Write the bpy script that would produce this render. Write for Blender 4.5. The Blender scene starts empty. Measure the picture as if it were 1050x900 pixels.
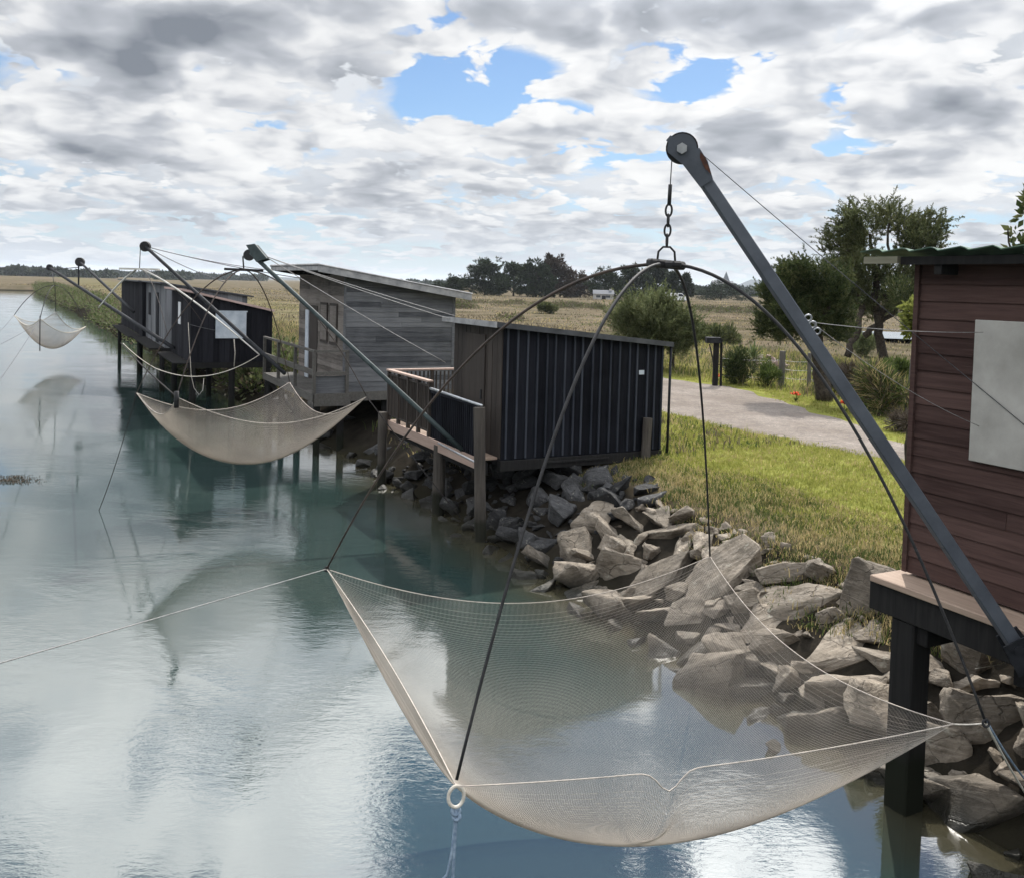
import bpy, bmesh, math, random
import numpy as np
from mathutils import Vector, Matrix
random.seed(7); rng = np.random.default_rng(11)
sc = bpy.context.scene; col = sc.collection
R = math.radians
HAZE = True
# ------------------------------------------------------------------ camera
F, H = 950.0, 3.8                       # focal length in photo pixels, eye height above the water
PIT, ROL = R(2.5), R(1.53)
PPX, PPY = 525.0, 293 + F*math.tan(PIT)
_f = Vector((0, math.cos(PIT), -math.sin(PIT))); _u0 = Vector((0, math.sin(PIT), math.cos(PIT))); _r0 = Vector((1, 0, 0))
_r = _r0*math.cos(ROL) + _u0*math.sin(ROL); _u = _u0*math.cos(ROL) - _r0*math.sin(ROL)
EYE = Vector((0, 0, H))
def ray(x, y): return _f + _r*((x-PPX)/F) - _u*((y-PPY)/F)
def at(x, y, z):                         # the point at height z along a sight line: used to survey where things stand
    r = ray(x, y); return EYE + r*((z-H)/r.z)
def atd(x, y, d):
    r = ray(x, y); return EYE + r*(d/r.y)
cam = bpy.data.cameras.new('camera'); camo = bpy.data.objects.new('camera', cam); col.objects.link(camo)
camo.matrix_world = Matrix(((_r.x, _u.x, -_f.x, 0), (_r.y, _u.y, -_f.y, 0), (_r.z, _u.z, -_f.z, H), (0, 0, 0, 1)))
cam.sensor_fit = 'HORIZONTAL'; cam.sensor_width = 36; cam.lens = 36*F/1050
cam.shift_y = -(450-PPY)/1050
cam.clip_start = 0.1; cam.clip_end = 9000
sc.camera = camo
# ------------------------------------------------------------------ node helpers
class NT:
    def __init__(s, tree): s.t = tree; s.n = tree.nodes; s.l = tree.links
    def new(s, typ, **kw):
        nd = s.n.new(typ)
        for k, v in kw.items(): setattr(nd, k, v)
        return nd
    def put(s, sock, v):
        if isinstance(v, bpy.types.NodeSocket): s.l.new(v, sock)
        elif v is not None: sock.default_value = v
    def m(s, op, a, b=None, c=None, clamp=False):
        nd = s.new('ShaderNodeMath', operation=op); nd.use_clamp = clamp
        for i, v in enumerate((a, b, c)): s.put(nd.inputs[i], v)
        return nd.outputs[0]
    def v(s, op, a, b=None):
        nd = s.new('ShaderNodeVectorMath', operation=op); s.put(nd.inputs[0], a)
        if b is not None: s.put(nd.inputs[3 if op == 'SCALE' else 1], b)
        return nd.outputs[1] if op in ('DOT_PRODUCT', 'LENGTH', 'DISTANCE') else nd.outputs[0]
    def comb(s, x, y, z):
        nd = s.new('ShaderNodeCombineXYZ')
        for i, v in enumerate((x, y, z)): s.put(nd.inputs[i], v)
        return nd.outputs[0]
    def sep(s, v):
        nd = s.new('ShaderNodeSeparateXYZ'); s.put(nd.inputs[0], v); return nd.outputs
    def noise(s, vec, scale, detail=4, rough=.5, dist=0, typ='FBM', out=0, lac=2.0):
        nd = s.new('ShaderNodeTexNoise'); nd.noise_type = typ; s.put(nd.inputs['Vector'], vec)
        nd.inputs['Scale'].default_value = scale; nd.inputs['Detail'].default_value = detail
        nd.inputs['Roughness'].default_value = rough; nd.inputs['Distortion'].default_value = dist; nd.inputs['Lacunarity'].default_value = lac
        return nd.outputs[out]
    def voro(s, vec, scale, feature='F1', detail=0, rough=.5, out=0, rand=1.0):
        nd = s.new('ShaderNodeTexVoronoi', feature=feature); s.put(nd.inputs['Vector'], vec)
        nd.inputs['Scale'].default_value = scale; nd.inputs['Randomness'].default_value = rand
        if 'Detail' in nd.inputs: nd.inputs['Detail'].default_value = detail; nd.inputs['Roughness'].default_value = rough
        return nd.outputs[out]
    def mapr(s, v, a, b, c=0.0, d=1.0, typ='LINEAR'):
        nd = s.new('ShaderNodeMapRange', interpolation_type=typ); nd.clamp = True
        for i, x in enumerate((v, a, b, c, d)): s.put(nd.inputs[i], x)
        return nd.outputs[0]
    def mix(s, f, a, b, blend='MIX'):
        nd = s.new('ShaderNodeMix', data_type='RGBA', blend_type=blend)
        s.put(nd.inputs[0], f)
        for i, x in ((6, a), (7, b)):
            if isinstance(x, tuple) and len(x) == 3: x = x + (1,)
            s.put(nd.inputs[i], x)
        return nd.outputs[2]
    def ramp(s, v, stops):
        nd = s.new('ShaderNodeValToRGB'); s.put(nd.inputs[0], v); e = nd.color_ramp.elements
        while len(e) < len(stops): e.new(.5)
        for k, (p, c) in enumerate(stops): e[k].position = p; e[k].color = c + (1,)
        return nd.outputs[0]
# ------------------------------------------------------------------ sky and sun
SUN_EL = R(47); SUN_H = Vector((.30, .95, 0)).normalized()
def make_sky():
    w = bpy.data.worlds.new('World'); sc.world = w; w.use_nodes = True
    g = NT(w.node_tree); g.n.clear()
    out = g.new('ShaderNodeOutputWorld'); bg = g.new('ShaderNodeBackground'); g.l.new(bg.outputs[0], out.inputs[0])
    STR = .1; bg.inputs[1].default_value = STR
    sky = g.new('ShaderNodeTexSky', sky_type='NISHITA'); sky.sun_disc = False
    sky.sun_elevation = SUN_EL; sky.sun_rotation = math.atan2(SUN_H.x, SUN_H.y); sky.altitude = 0; sky.air_density = 1.0; sky.dust_density = .3; sky.ozone_density = 3.0
    tc = g.new('ShaderNodeTexCoord'); d = g.v('NORMALIZE', tc.outputs['Generated'])
    x, y, z = g.sep(d)
    z = g.m('MAXIMUM', z, 0.0)
    hl = g.m('SQRT', g.m('ADD', g.m('MULTIPLY', x, x), g.m('MULTIPLY', y, y)))
    hl = g.m('MAXIMUM', hl, .001)
    S = g.m('DIVIDE', 1.0, g.m('ADD', z, .22))
    hx = g.m('MULTIPLY', g.m('DIVIDE', x, hl), S); hy = g.m('MULTIPLY', g.m('DIVIDE', y, hl), S)
    hv = g.m('MULTIPLY', g.m('LOGARITHM', g.m('ADD', z, .10), math.e), .50)
    az = g.m('ARCTAN2', x, y); el = g.m('ARCSINE', z)
    # broad masses of this sky: (azimuth, elevation, half width, half height, amount)  [radians]
    def rad(px, py, rx, ry):
        r_ = ray(px, py).normalized(); return math.atan2(r_.x, r_.y), math.asin(r_.z), rx/F, ry/F
    feats = FEATS
    def field(which):
        tot = None
        for (px, py, rx, ry, a, dk) in feats:
            amp = a if which == 0 else dk
            if amp == 0: continue
            A, E, RX, RY = rad(px, py, rx, ry)
            q1 = g.m('MULTIPLY', g.m('SUBTRACT', az, A), 1/RX); q2 = g.m('MULTIPLY', g.m('SUBTRACT', el, E), 1/RY)
            e = g.m('MULTIPLY', g.m('EXPONENT', g.m('MULTIPLY', g.m('ADD', g.m('MULTIPLY', q1, q1), g.m('MULTIPLY', q2, q2)), -1.0)), amp)
            tot = e if tot is None else g.m('ADD', tot, e)
        return tot
    f0, f1 = field(0), field(1)
    wq = g.comb(hx, hy, hv)
    warp = g.v('SCALE', g.v('SUBTRACT', g.noise(wq, 4.5, 3, .5, 0, out=1), (.5, .5, .5)), .16)
    # a pale broken layer behind ...
    bq_ = g.v('ADD', g.v('ADD', wq, warp), (7.3, 3.1, 1.7))
    Bk = g.m('ADD', g.m('ADD', g.m('MULTIPLY', g.m('SUBTRACT', g.noise(bq_, 2.0, 9, .58), .5), 2.2), f0), .06)
    alpha = g.mapr(Bk, -.10, .30, 0, 1, 'SMOOTHSTEP')
    bs = g.m('ADD', g.m('MULTIPLY', g.m('SUBTRACT', g.noise(bq_, 3.2, 6, .55), .42), 1.3), g.m('MULTIPLY', f1, .7), clamp=True)
    cc = g.ramp(bs, [(0, (.70, .73, .77)), (.35, (.50, .535, .585)), (.7, (.36, .395, .445)), (1, (.25, .28, .33))])
    # ... and heaped cumulus in front: bright crowns, grey bases
    def dens(dv, lo=False, dh=0.0):
        q = g.v('ADD', g.comb(g.m('ADD', hx, dh), hy, g.m('ADD', hv, dv)), warp)
        a = g.noise(q, 2.3, 10 if not lo else 3, .63, 0)
        p = g.voro(q, 4.6, 'F1', 3.5 if not lo else .6, .55)
        return g.m('ADD', g.m('ADD', g.m('MULTIPLY', g.m('SUBTRACT', a, .5), 1.9), g.m('MULTIPLY', g.m('SUBTRACT', .36, p), 1.0)), f0)
    D = dens(0.0); D0 = dens(0.0, True); U1 = dens(.07, True, .03); U2 = dens(.19, True, .05)
    base = .79
    Db = g.m('ADD', D, base)
    fa = g.mapr(Db, -.05, .13, 0, 1, 'SMOOTHSTEP')
    th = g.mapr(Db, .0, 1.1)
    up = g.mapr(g.m('ADD', g.m('ADD', g.m('MULTIPLY', U1, .4), g.m('MULTIPLY', U2, .6)), base), .15, 1.55)
    sh = g.m('MULTIPLY', up, g.m('ADD', .28, g.m('MULTIPLY', th, .72)))
    rel = g.m('ADD', g.m('MULTIPLY', g.m('SUBTRACT', U1, D0), .30), g.m('MULTIPLY', g.m('SUBTRACT', D0, D), .52))
    # small billows: the top of each puff catches the light
    def puff(dv, dh, sc_, dt): return g.voro(g.v('ADD', g.v('ADD', g.comb(g.m('ADD', hx, dh), hy, g.m('ADD', hv, dv)), warp), (1.3, 2.7, .4)), sc_, 'F1', dt, .55)
    bil = g.m('MULTIPLY', g.m('SUBTRACT', puff(0, 0, 5.0, 1.5), puff(.05, .018, 5.0, 1.5)), .50)
    sh = g.m('ADD', sh, bil)
    fs = g.m('ADD', g.m('ADD', sh, rel), f1, clamp=True)
    fc = g.ramp(fs, [(0, (.88, .885, .885)), (.26, (.76, .77, .785)), (.52, (.48, .505, .55)), (1, (.21, .235, .275))])
    hz = g.mapr(z, .0, .10, .55, 0, 'SMOOTHSTEP')
    skyc = g.mix(1.0, sky.outputs[0], (STR*SKYG[0], STR*SKYG[1], STR*SKYG[2]), 'MULTIPLY')
    skyc = g.mix(g.mapr(z, .0, .16, .75, 0), skyc, (.52, .62, .75))
    cc = g.mix(hz, cc, (.50, .56, .645))
    fc = g.mix(hz, fc, (.58, .63, .70))
    # clouds close to the sun (above the frame) are far brighter; the water mirrors them
    sv_ = SUN_H*math.cos(SUN_EL)+Vector((0, 0, math.sin(SUN_EL)))
    th2 = g.m('SUBTRACT', 1.0, g.v('DOT_PRODUCT', d, tuple(sv_)))
    glow = g.m('ADD', g.mapr(z, .28, .45, 1.0, 3.2), g.m('MULTIPLY', g.m('EXPONENT', g.m('MULTIPLY', th2, -1/.040)), 6.0))
    gl = g.comb(glow, glow, glow)
    c = g.mix(alpha, skyc, g.mix(1.0, cc, gl, 'MULTIPLY'))
    c = g.mix(fa, c, g.mix(1.0, fc, gl, 'MULTIPLY'))
    c = g.mix(1.0, c, (1/STR,)*3, 'MULTIPLY')
    g.l.new(c, bg.inputs[0])
    w.cycles.sampling_method = 'MANUAL'; w.cycles.sample_map_resolution = 256
SKYG = (.80, .90, 1.0)
FEATS = [
 (560, -230, 180, 90, -.55, 0), (60, -10, 120, 60, -.35, 0), (140, -120, 190, 90, .5, -.45), (560, -70, 160, 60, .4, -.3), (330, -330, 120, 60, .5, -.2), (900, -250, 160, 90, -.35, 0),
 # px, py, rx, ry, density, darkness
 (490, 85, 74, 36, -.58, 0), (708, 84, 54, 30, -.58, 0), (608, 85, 30, 36, .4, 0), (870, 98, 26, 14, -.6, 0), (590, 118, 40, 14, -.4, 0),
 (70, 75, 26, 10, -.25, 0), (200, 72, 14, 12, -.35, 0), (130, 55, 90, 30, .4, .0), (880, 150, 50, 10, -.35, 0), (610, 160, 50, 10, -.3, 0), (420, 110, 14, 22, -.4, 0), (790, 60, 24, 8, -.3, 0),
 (150, 12, 220, 36, .5, .10), (700, 10, 150, 34, .35, .26), (960, 20, 140, 50, .2, -.02), (350, 40, 110, 40, .2, .0), (570, 40, 60, 20, .3, -.05),
 (135, 100, 50, 40, .6, .16), (195, 125, 40, 34, .2, -.3), (235, 165, 45, 36, .25, -.2), (110, 160, 70, 18, .4, .2), (40, 130, 40, 40, .3, -.22), (60, 40, 50, 20, .2, -.1),
 (395, 185, 34, 26, .25, .2), (560, 130, 36, 26, .45, -.15), (430, 140, 50, 26, .35, -.22), (480, 160, 60, 24, .3, -.15), (640, 110, 40, 30, .4, -.1), (820, 95, 80, 50, .4, -.14), (915, 138, 30, 18, .5, .02), (920, 160, 36, 8, .1, .2),
 (990, 125, 60, 40, .4, .02), (760, 150, 60, 30, .35, -.12), (950, 200, 90, 30, .1, -.1), (550, 228, 100, 11, .1, .16), (430, 212, 70, 12, .1, .2), (60, 205, 80, 12, .1, .1), (740, 225, 100, 12, .1, .12), (950, 240, 90, 14, .1, .12), (250, 215, 90, 10, .1, .08),
]
# ------------------------------------------------------------------ the canal frame: s runs along the canal away from us, t runs inland
ANG = R(27); B0 = Vector((3.2, 6.4, 0)); US = Vector((-math.sin(ANG), math.cos(ANG), 0)); UT = Vector((math.cos(ANG), math.sin(ANG), 0))
def W(s, t, z=0.0): return B0 + US*s + UT*t + Vector((0, 0, z))
def ST(p): q = Vector((p[0], p[1], 0)) - B0; return q.dot(US), q.dot(UT)
def on_t(px, py, t):                    # where a sight line crosses the vertical plane at inland distance t
    r = ray(px, py); k = (t - (EYE-B0).dot(UT))/r.dot(UT); return EYE + r*k
def sm(a, b, x): x = np.clip((x-a)/(b-a), 0, 1); return x*x*(3-2*x)
def wob(x, y): return (np.sin(x*1.3+y*.7)+np.sin(x*.6-y*1.1+1.7)+.6*np.sin(2.3*x+1.9*y+.4))/2.6
def land_dist(s, t):
    off = -.0375*np.maximum(s-15, 0)
    e = np.where(s > 14, .35*wob(s*.35, 0*s), .06*wob(s*.9, 0*s))
    dR = t - off + e; dL = -(t-off) - 23; dE = s - 214 - (t+8)*.05
    return np.maximum(np.maximum(dR, dL), dE)
def ground_z(s, t):
    s = np.asarray(s, float); t = np.asarray(t, float)
    d = land_dist(s, t)
    z = np.interp(d, [-6, -2.2, -.5, .15, 1.0, 1.9, 3.0, 5], [-1.6, -1.35, -.45, -.05, .48, .92, 1.07, 1.1])
    far = sm(12, 60, t)
    z = z + np.where(d > 1.5, (.03+.10*far)*wob(s*.7, t*.7)*sm(1.5, 3, d)*(1-sm(250, 500, np.hypot(s, t))*.8), 0)
    return z
def gz(p): s, t = ST(p); return float(ground_z(s, t))
def on_ground(px, py):                  # where a sight line meets the ground
    lo = None; r = ray(px, py); k = 2.0
    while k < 900:
        p = EYE + r*k
        if p.z <= max(gz(p), -.02): return p
        k += .02 + k*.002
    return EYE + r*900
def lin(r, g, b): return tuple(((c/255+.055)/1.055)**2.4 if c > 10 else c/255/12.92 for c in (r, g, b))
# ------------------------------------------------------------------ materials
def mat(name):
    m = bpy.data.materials.new(name); m.use_nodes = True; g = NT(m.node_tree); g.n.clear()
    out = g.new('ShaderNodeOutputMaterial'); b = g.new('ShaderNodeBsdfPrincipled'); g.l.new(b.outputs[0], out.inputs[0])
    return m, g, b, out
def setp(g, b, color=None, rough=None, metal=None, normal=None, spec=None):
    for k, v in (('Base Color', color), ('Roughness', rough), ('Metallic', metal), ('Normal', normal), ('Specular IOR Level', spec)):
        if v is None: continue
        if isinstance(v, tuple) and len(v) == 3: v = v + (1,)
        g.put(b.inputs[k], v)
def bump(g, h, strength=.5, dist=.01):
    nd = g.new('ShaderNodeBump'); nd.inputs['Strength'].default_value = strength; nd.inputs['Distance'].default_value = dist; g.put(nd.inputs['Height'], h); return nd.outputs[0]
def obj_co(g): return g.new('ShaderNodeTexCoord').outputs['Object']
def island(g): return g.new('ShaderNodeNewGeometry').outputs['Random Per Island']
def wood(name, c0, c1, grain='z', rough=.8, var=.5, stain=.5, spec=.25, tide=False):
    m, g, b, o = mat(name); co = obj_co(g); isl = island(g)
    sc_ = {'z': (22, 22, 1.6), 'y': (22, 1.6, 22), 'x': (1.6, 22, 22), 'h': (2.2, 2.2, 40)}[grain]
    offs = g.comb(g.m('MULTIPLY', isl, 17.0), g.m('MULTIPLY', isl, 31.0), g.m('MULTIPLY', isl, 7.0))
    cc = g.v('ADD', g.v('MULTIPLY', co, sc_), offs)
    gr = g.noise(cc, 1.0, 6, .65, .6); blot = g.noise(co, 1.7, 4, .6)
    f = g.m('ADD', g.m('MULTIPLY', g.m('SUBTRACT', isl, .5), var), g.m('ADD', g.m('MULTIPLY', g.m('SUBTRACT', gr, .5), 1.5), .5))
    f = g.m('ADD', f, g.m('MULTIPLY', g.m('SUBTRACT', blot, .5), stain), clamp=True)
    col_ = g.mix(f, c0, c1)
    if tide:                                # timber standing in the canal: dark and weedy up to the tide mark
        pz = g.sep(g.new('ShaderNodeNewGeometry').outputs['Position'])[2]
        col_ = g.mix(g.mapr(g.m('ADD', pz, g.m('MULTIPLY', g.m('SUBTRACT', blot, .5), .5)), .32, .50, .85, 0), col_, (.012, .014, .009))
    setp(g, b, col_, rough, 0, bump(g, gr, .35, .006), spec)
    return m
def plain(name, c0, c1, rough=.6, metal=0, scale=9, bmp=.2, spec=.5, lo=.35, hi=.7):
    m, g, b, o = mat(name); co = obj_co(g); nz = g.noise(co, scale, 6, .62)
    f = g.mapr(nz, lo, hi)
    setp(g, b, g.mix(f, c0, c1), rough, metal, bump(g, g.noise(co, scale*6, 4, .6), bmp, .003), spec)
    return m
def leafy(name, cols, trans=.35, rough=.6):
    m, g, b, o = mat(name); isl = island(g); co = obj_co(g)
    cl = g.noise(co, .9, 3, .5)
    f = g.m('ADD', g.m('MULTIPLY', isl, .6), g.m('MULTIPLY', g.m('SUBTRACT', cl, .3), .9), clamp=True)
    c = g.ramp(f, [(i/(len(cols)-1), x) for i, x in enumerate(cols)])
    setp(g, b, c, rough, 0, None, .06)
    tr = g.new('ShaderNodeBsdfTranslucent'); g.put(tr.inputs[0], c)
    mx = g.new('ShaderNodeMixShader'); mx.inputs[0].default_value = trans
    g.l.new(b.outputs[0], mx.inputs[1]); g.l.new(tr.outputs[0], mx.inputs[2]); g.l.new(mx.outputs[0], o.inputs[0])
    return m
MT = {}
MT['black_wood'] = wood('black_stained_boards', (.003, .0034, .005), (.013, .014, .019), 'z', .8, .6, .9, .08)
MT['black_batten'] = wood('weathered_battens', (.018, .021, .028), (.048, .053, .065), 'z', .85, .8, 1.0, .08)
MT['tar_wood'] = wood('tarred_planks', (.005, .005, .007), (.022, .022, .027), 'z', .85, .8, .5, .08)
MT['grey_plank'] = wood('silvered_planks', (.075, .078, .085), (.19, .195, .205), 'z', .85, .9, .6)
MT['grey_clap'] = wood('grey_weathered_cladding', (.040, .042, .047), (.145, .147, .152), 'h', .85, .85, 1.0)
MT['brown_clap'] = wood('brown_grey_cladding', (.060, .052, .045), (.21, .185, .165), 'h', .85, .8, .9)
MT['brown_board'] = wood('dark_brown_boards', (.016, .013, .011), (.055, .045, .038), 'z', .8, .7, .5)
MT['red_clap'] = wood('oxblood_cladding', (.034, .020, .018), (.088, .054, .047), 'h', .8, .65, .6, .08)
MT['deck_wood'] = wood('warm_deck_boards', (.18, .125, .092), (.34, .255, .195), 'y', .75, .4, .4)
MT['rail_wood'] = wood('deck_rail_wood', (.24, .165, .13), (.40, .30, .25), 'y', .75, .3, .3)
MT['dark_beam'] = wood('dark_timber', (.007, .007, .0075), (.026, .025, .024), 'z', .85, .4, .6, .06, True)
MT['post_wood'] = wood('weathered_pile', (.03, .027, .024), (.105, .092, .08), 'z', .9, .4, .9, .1, True)
MT['grey_rail'] = wood('grey_rail_wood', (.04, .037, .033), (.12, .112, .10), 'y', .85, .4, .5)
MT['fence_wood'] = wood('fence_post_wood', (.05, .046, .042), (.17, .155, .14), 'z', .9, .4, .6)
MT['bark'] = plain('bark', (.022, .018, .015), (.075, .062, .05), .95, 0, 14, .8, .1)
MT['boom_grey'] = plain('dull_steel_paint', (.046, .053, .066), (.082, .092, .110), .6, .1, 5, .15)
MT['rust'] = plain('rust', (.055, .030, .024), (.14, .055, .034), .85, 0, 16, .4, .2)
MT['boom_green'] = plain('green_painted_steel', (.022, .033, .034), (.052, .070, .070), .6, 0, 6, .15, .3)
MT['boom_black'] = plain('black_steel', (.008, .009, .011), (.026, .027, .031), .7, 0, 8, .15, .2)
MT['galv'] = plain('galvanised_steel', (.30, .31, .32), (.48, .49, .50), .4, .7, 12, .1)
MT['iron'] = plain('blackened_iron', (.008, .008, .009), (.026, .025, .025), .65, 0, 20, .3, .3)
MT['white_tube'] = plain('bleached_cane', (.42, .40, .36), (.62, .60, .55), .6, 0, 6, .1)
MT['brown_tube'] = plain('brown_hoop_tube', (.024, .018, .015), (.07, .05, .039), .6, 0, 8, .1, .3)
MT['cable'] = plain('steel_cable', (.05, .05, .055), (.13, .13, .14), .5, .5, 20, .1)
MT['pale_cable'] = plain('pale_cable', (.17, .165, .16), (.30, .29, .28), .7, 0, 20, .1)
MT['rim_cord'] = plain('net_coloured_cord', (.34, .30, .26), (.52, .46, .40), .9, 0, 30, .5, .1)
MT['rope_white'] = plain('off_white_rope', (.42, .38, .32), (.66, .61, .53), .9, 0, 30, .5, .1)
MT['rope_dark'] = plain('dark_rope', (.014, .013, .013), (.05, .045, .043), .9, 0, 30, .4, .1)
MT['rope_blue'] = plain('faded_blue_rope', (.13, .18, .25), (.30, .37, .45), .9, 0, 40, .6, .1)
MT['panel_white'] = plain('weathered_white_board', (.26, .25, .225), (.38, .365, .335), .7, 0, 3, .3, .3)
MT['panel_blue'] = plain('blue_white_board', (.36, .40, .45), (.55, .585, .62), .7, 0, 5, .3, .3)
MT['paint_white'] = plain('white_paint', (.55, .56, .57), (.74, .74, .74), .6, 0, 4, .1)
MT['roof_fibre'] = plain('grey_fibre_cement', (.20, .20, .205), (.38, .375, .37), .9, 0, 4, .4, .2)
MT['roof_black'] = plain('dark_roof_sheet', (.030, .032, .038), (.075, .078, .086), .55, .2, 5, .2)
MT['roof_pink'] = plain('faded_pink_roof', (.36, .25, .22), (.55, .41, .37), .85, 0, 5, .3, .2)
MT['roof_green'] = plain('mossy_green_sheet', (.045, .085, .060), (.12, .18, .13), .7, 0, 6, .3, .3)
MT['fascia_olive'] = wood('olive_fascia', (.12, .115, .08), (.24, .23, .17), 'h', .8, .4, .5)
MT['glass'] = plain('dusty_glass', (.02, .024, .03), (.05, .055, .062), .15, 0, 4, .05)
MT['plaster'] = plain('pale_render', (.30, .29, .27), (.42, .40, .37), .9, 0, 3, .2, .2)
MT['tile'] = plain('terracotta_tiles', (.22, .09, .06), (.36, .16, .11), .9, 0, 9, .3, .2)
MT['slate'] = plain('slate', (.06, .068, .08), (.12, .13, .15), .7, 0, 9, .3, .2)
MT['brick_rubble'] = plain('broken_brick', (.20, .13, .11), (.40, .34, .31), .95, 0, 5, .5, .2)
MT['poppy'] = plain('orange_red_petals', (.62, .05, .015), (.80, .11, .03), .6, 0, 9, .1, .3)
MT['tree_green'] = leafy('tamarisk_foliage', [(.014, .020, .009), (.050, .062, .024), (.105, .115, .048), (.15, .15, .07)], .35)
MT['tree_dark'] = leafy('dark_bush_foliage', [(.008, .013, .006), (.028, .042, .016), (.062, .080, .030), (.10, .115, .045)], .3)
MT['pine'] = leafy('cypress_foliage', [(.006, .010, .006), (.015, .023, .012), (.030, .042, .020), (.045, .055, .028)], .15)
MT['pine_brown'] = leafy('brown_cypress_foliage', [(.018, .012, .010), (.035, .024, .018), (.055, .04, .028), (.07, .052, .035)], .15)
MT['yellow_leaf'] = leafy('yellow_green_leaves', [(.07, .085, .02), (.16, .18, .045), (.28, .29, .08)], .45)
MT['bush_pale'] = leafy('pale_green_bush', [(.03, .042, .018), (.085, .105, .045), (.16, .18, .085), (.22, .22, .12)], .4)
MT['lawn'] = leafy('lawn_blades', [(.10, .12, .025), (.20, .215, .045), (.29, .285, .08), (.38, .33, .14)], .5)
MT['dry'] = leafy('dry_weeds', [(.15, .125, .05), (.29, .235, .11), (.40, .32, .17), (.23, .23, .075)], .5)
MT['weeds'] = leafy('green_weeds', [(.03, .045, .012), (.07, .10, .028), (.13, .15, .05)], .4)
MT['marsh'] = leafy('marsh_grass', [(.05, .043, .027), (.10, .083, .056), (.15, .122, .088), (.07, .072, .034)], .3)
MT['twig'] = leafy('dry_brushwood', [(.035, .028, .022), (.09, .072, .055), (.15, .12, .09)], .1)
MT['yucca'] = leafy('yucca_leaves', [(.035, .055, .02), (.09, .12, .05), (.17, .20, .09)], .3)
def rock_mat(name, c0, c1, c2):
    m, g, b, o = mat(name); co = obj_co(g)
    oi = g.new('ShaderNodeObjectInfo').outputs['Random']
    cc = g.v('ADD', co, g.comb(g.m('MULTIPLY', oi, 31.0), g.m('MULTIPLY', oi, 17.0), 0.0))
    n1 = g.noise(cc, 2.2, 6, .62, .4); n2 = g.noise(cc, 16, 8, .7); st = g.noise(g.v('MULTIPLY', cc, (2.0, 3.0, 15.0)), 1.2, 5, .65, 1.2)
    c = g.mix(g.mapr(n1, .35, .68), c0, c1); c = g.mix(g.mapr(st, .45, .75, 0, .75), c, c2)
    c = g.mix(g.mapr(n2, .52, .72, 0, .7), c, tuple(x*.35 for x in c0))
    ck = g.voro(g.v('ADD', g.v('MULTIPLY', cc, (1.0, 1.4, 2.2)), g.v('SCALE', g.noise(cc, 4, 4, .6, 0, out=1), .35)), 2.1, 'DISTANCE_TO_EDGE')
    crk = g.m('MULTIPLY', g.mapr(ck, .0, .028, 1, 0), g.mapr(n1, .42, .6)); c = g.mix(g.m('MULTIPLY', crk, .32), c, (.030, .019, .016))
    lich = g.mapr(g.noise(cc, 7, 6, .7), .60, .68, 0, .55); c = g.mix(lich, c, (.36, .35, .29))
    v = g.m('ADD', .62, g.m('MULTIPLY', oi, .65)); c = g.mix(1.0, c, g.comb(v, v, v), 'MULTIPLY')
    pz = g.sep(g.new('ShaderNodeNewGeometry').outputs['Position'])[2]
    wet = g.mapr(g.m('ADD', pz, g.m('MULTIPLY', n1, .12)), .12, .30, 1, 0)          # tide mark: wet and weedy up to a hand above the water
    c = g.mix(wet, c, (.020, .019, .014))
    h = g.m('ADD', g.m('MULTIPLY', n2, .35), g.m('ADD', g.m('MULTIPLY', st, .5), g.m('SUBTRACT', g.noise(cc, 5, 4, .6), g.m('MULTIPLY', crk, .6))))
    setp(g, b, c, g.mapr(wet, 0, 1, .9, .45), 0, bump(g, h, .8, .04), .3)
    return m
MT['rock'] = rock_mat('tan_schist_rock', (.10, .083, .064), (.25, .21, .163), (.35, .305, .25))
MT['rock_shaded'] = rock_mat('rock_shade_copy', (.024, .024, .025), (.055, .055, .056), (.09, .089, .088))  # darker copy of the rock material, with the shade by the huts in its colour
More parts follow.
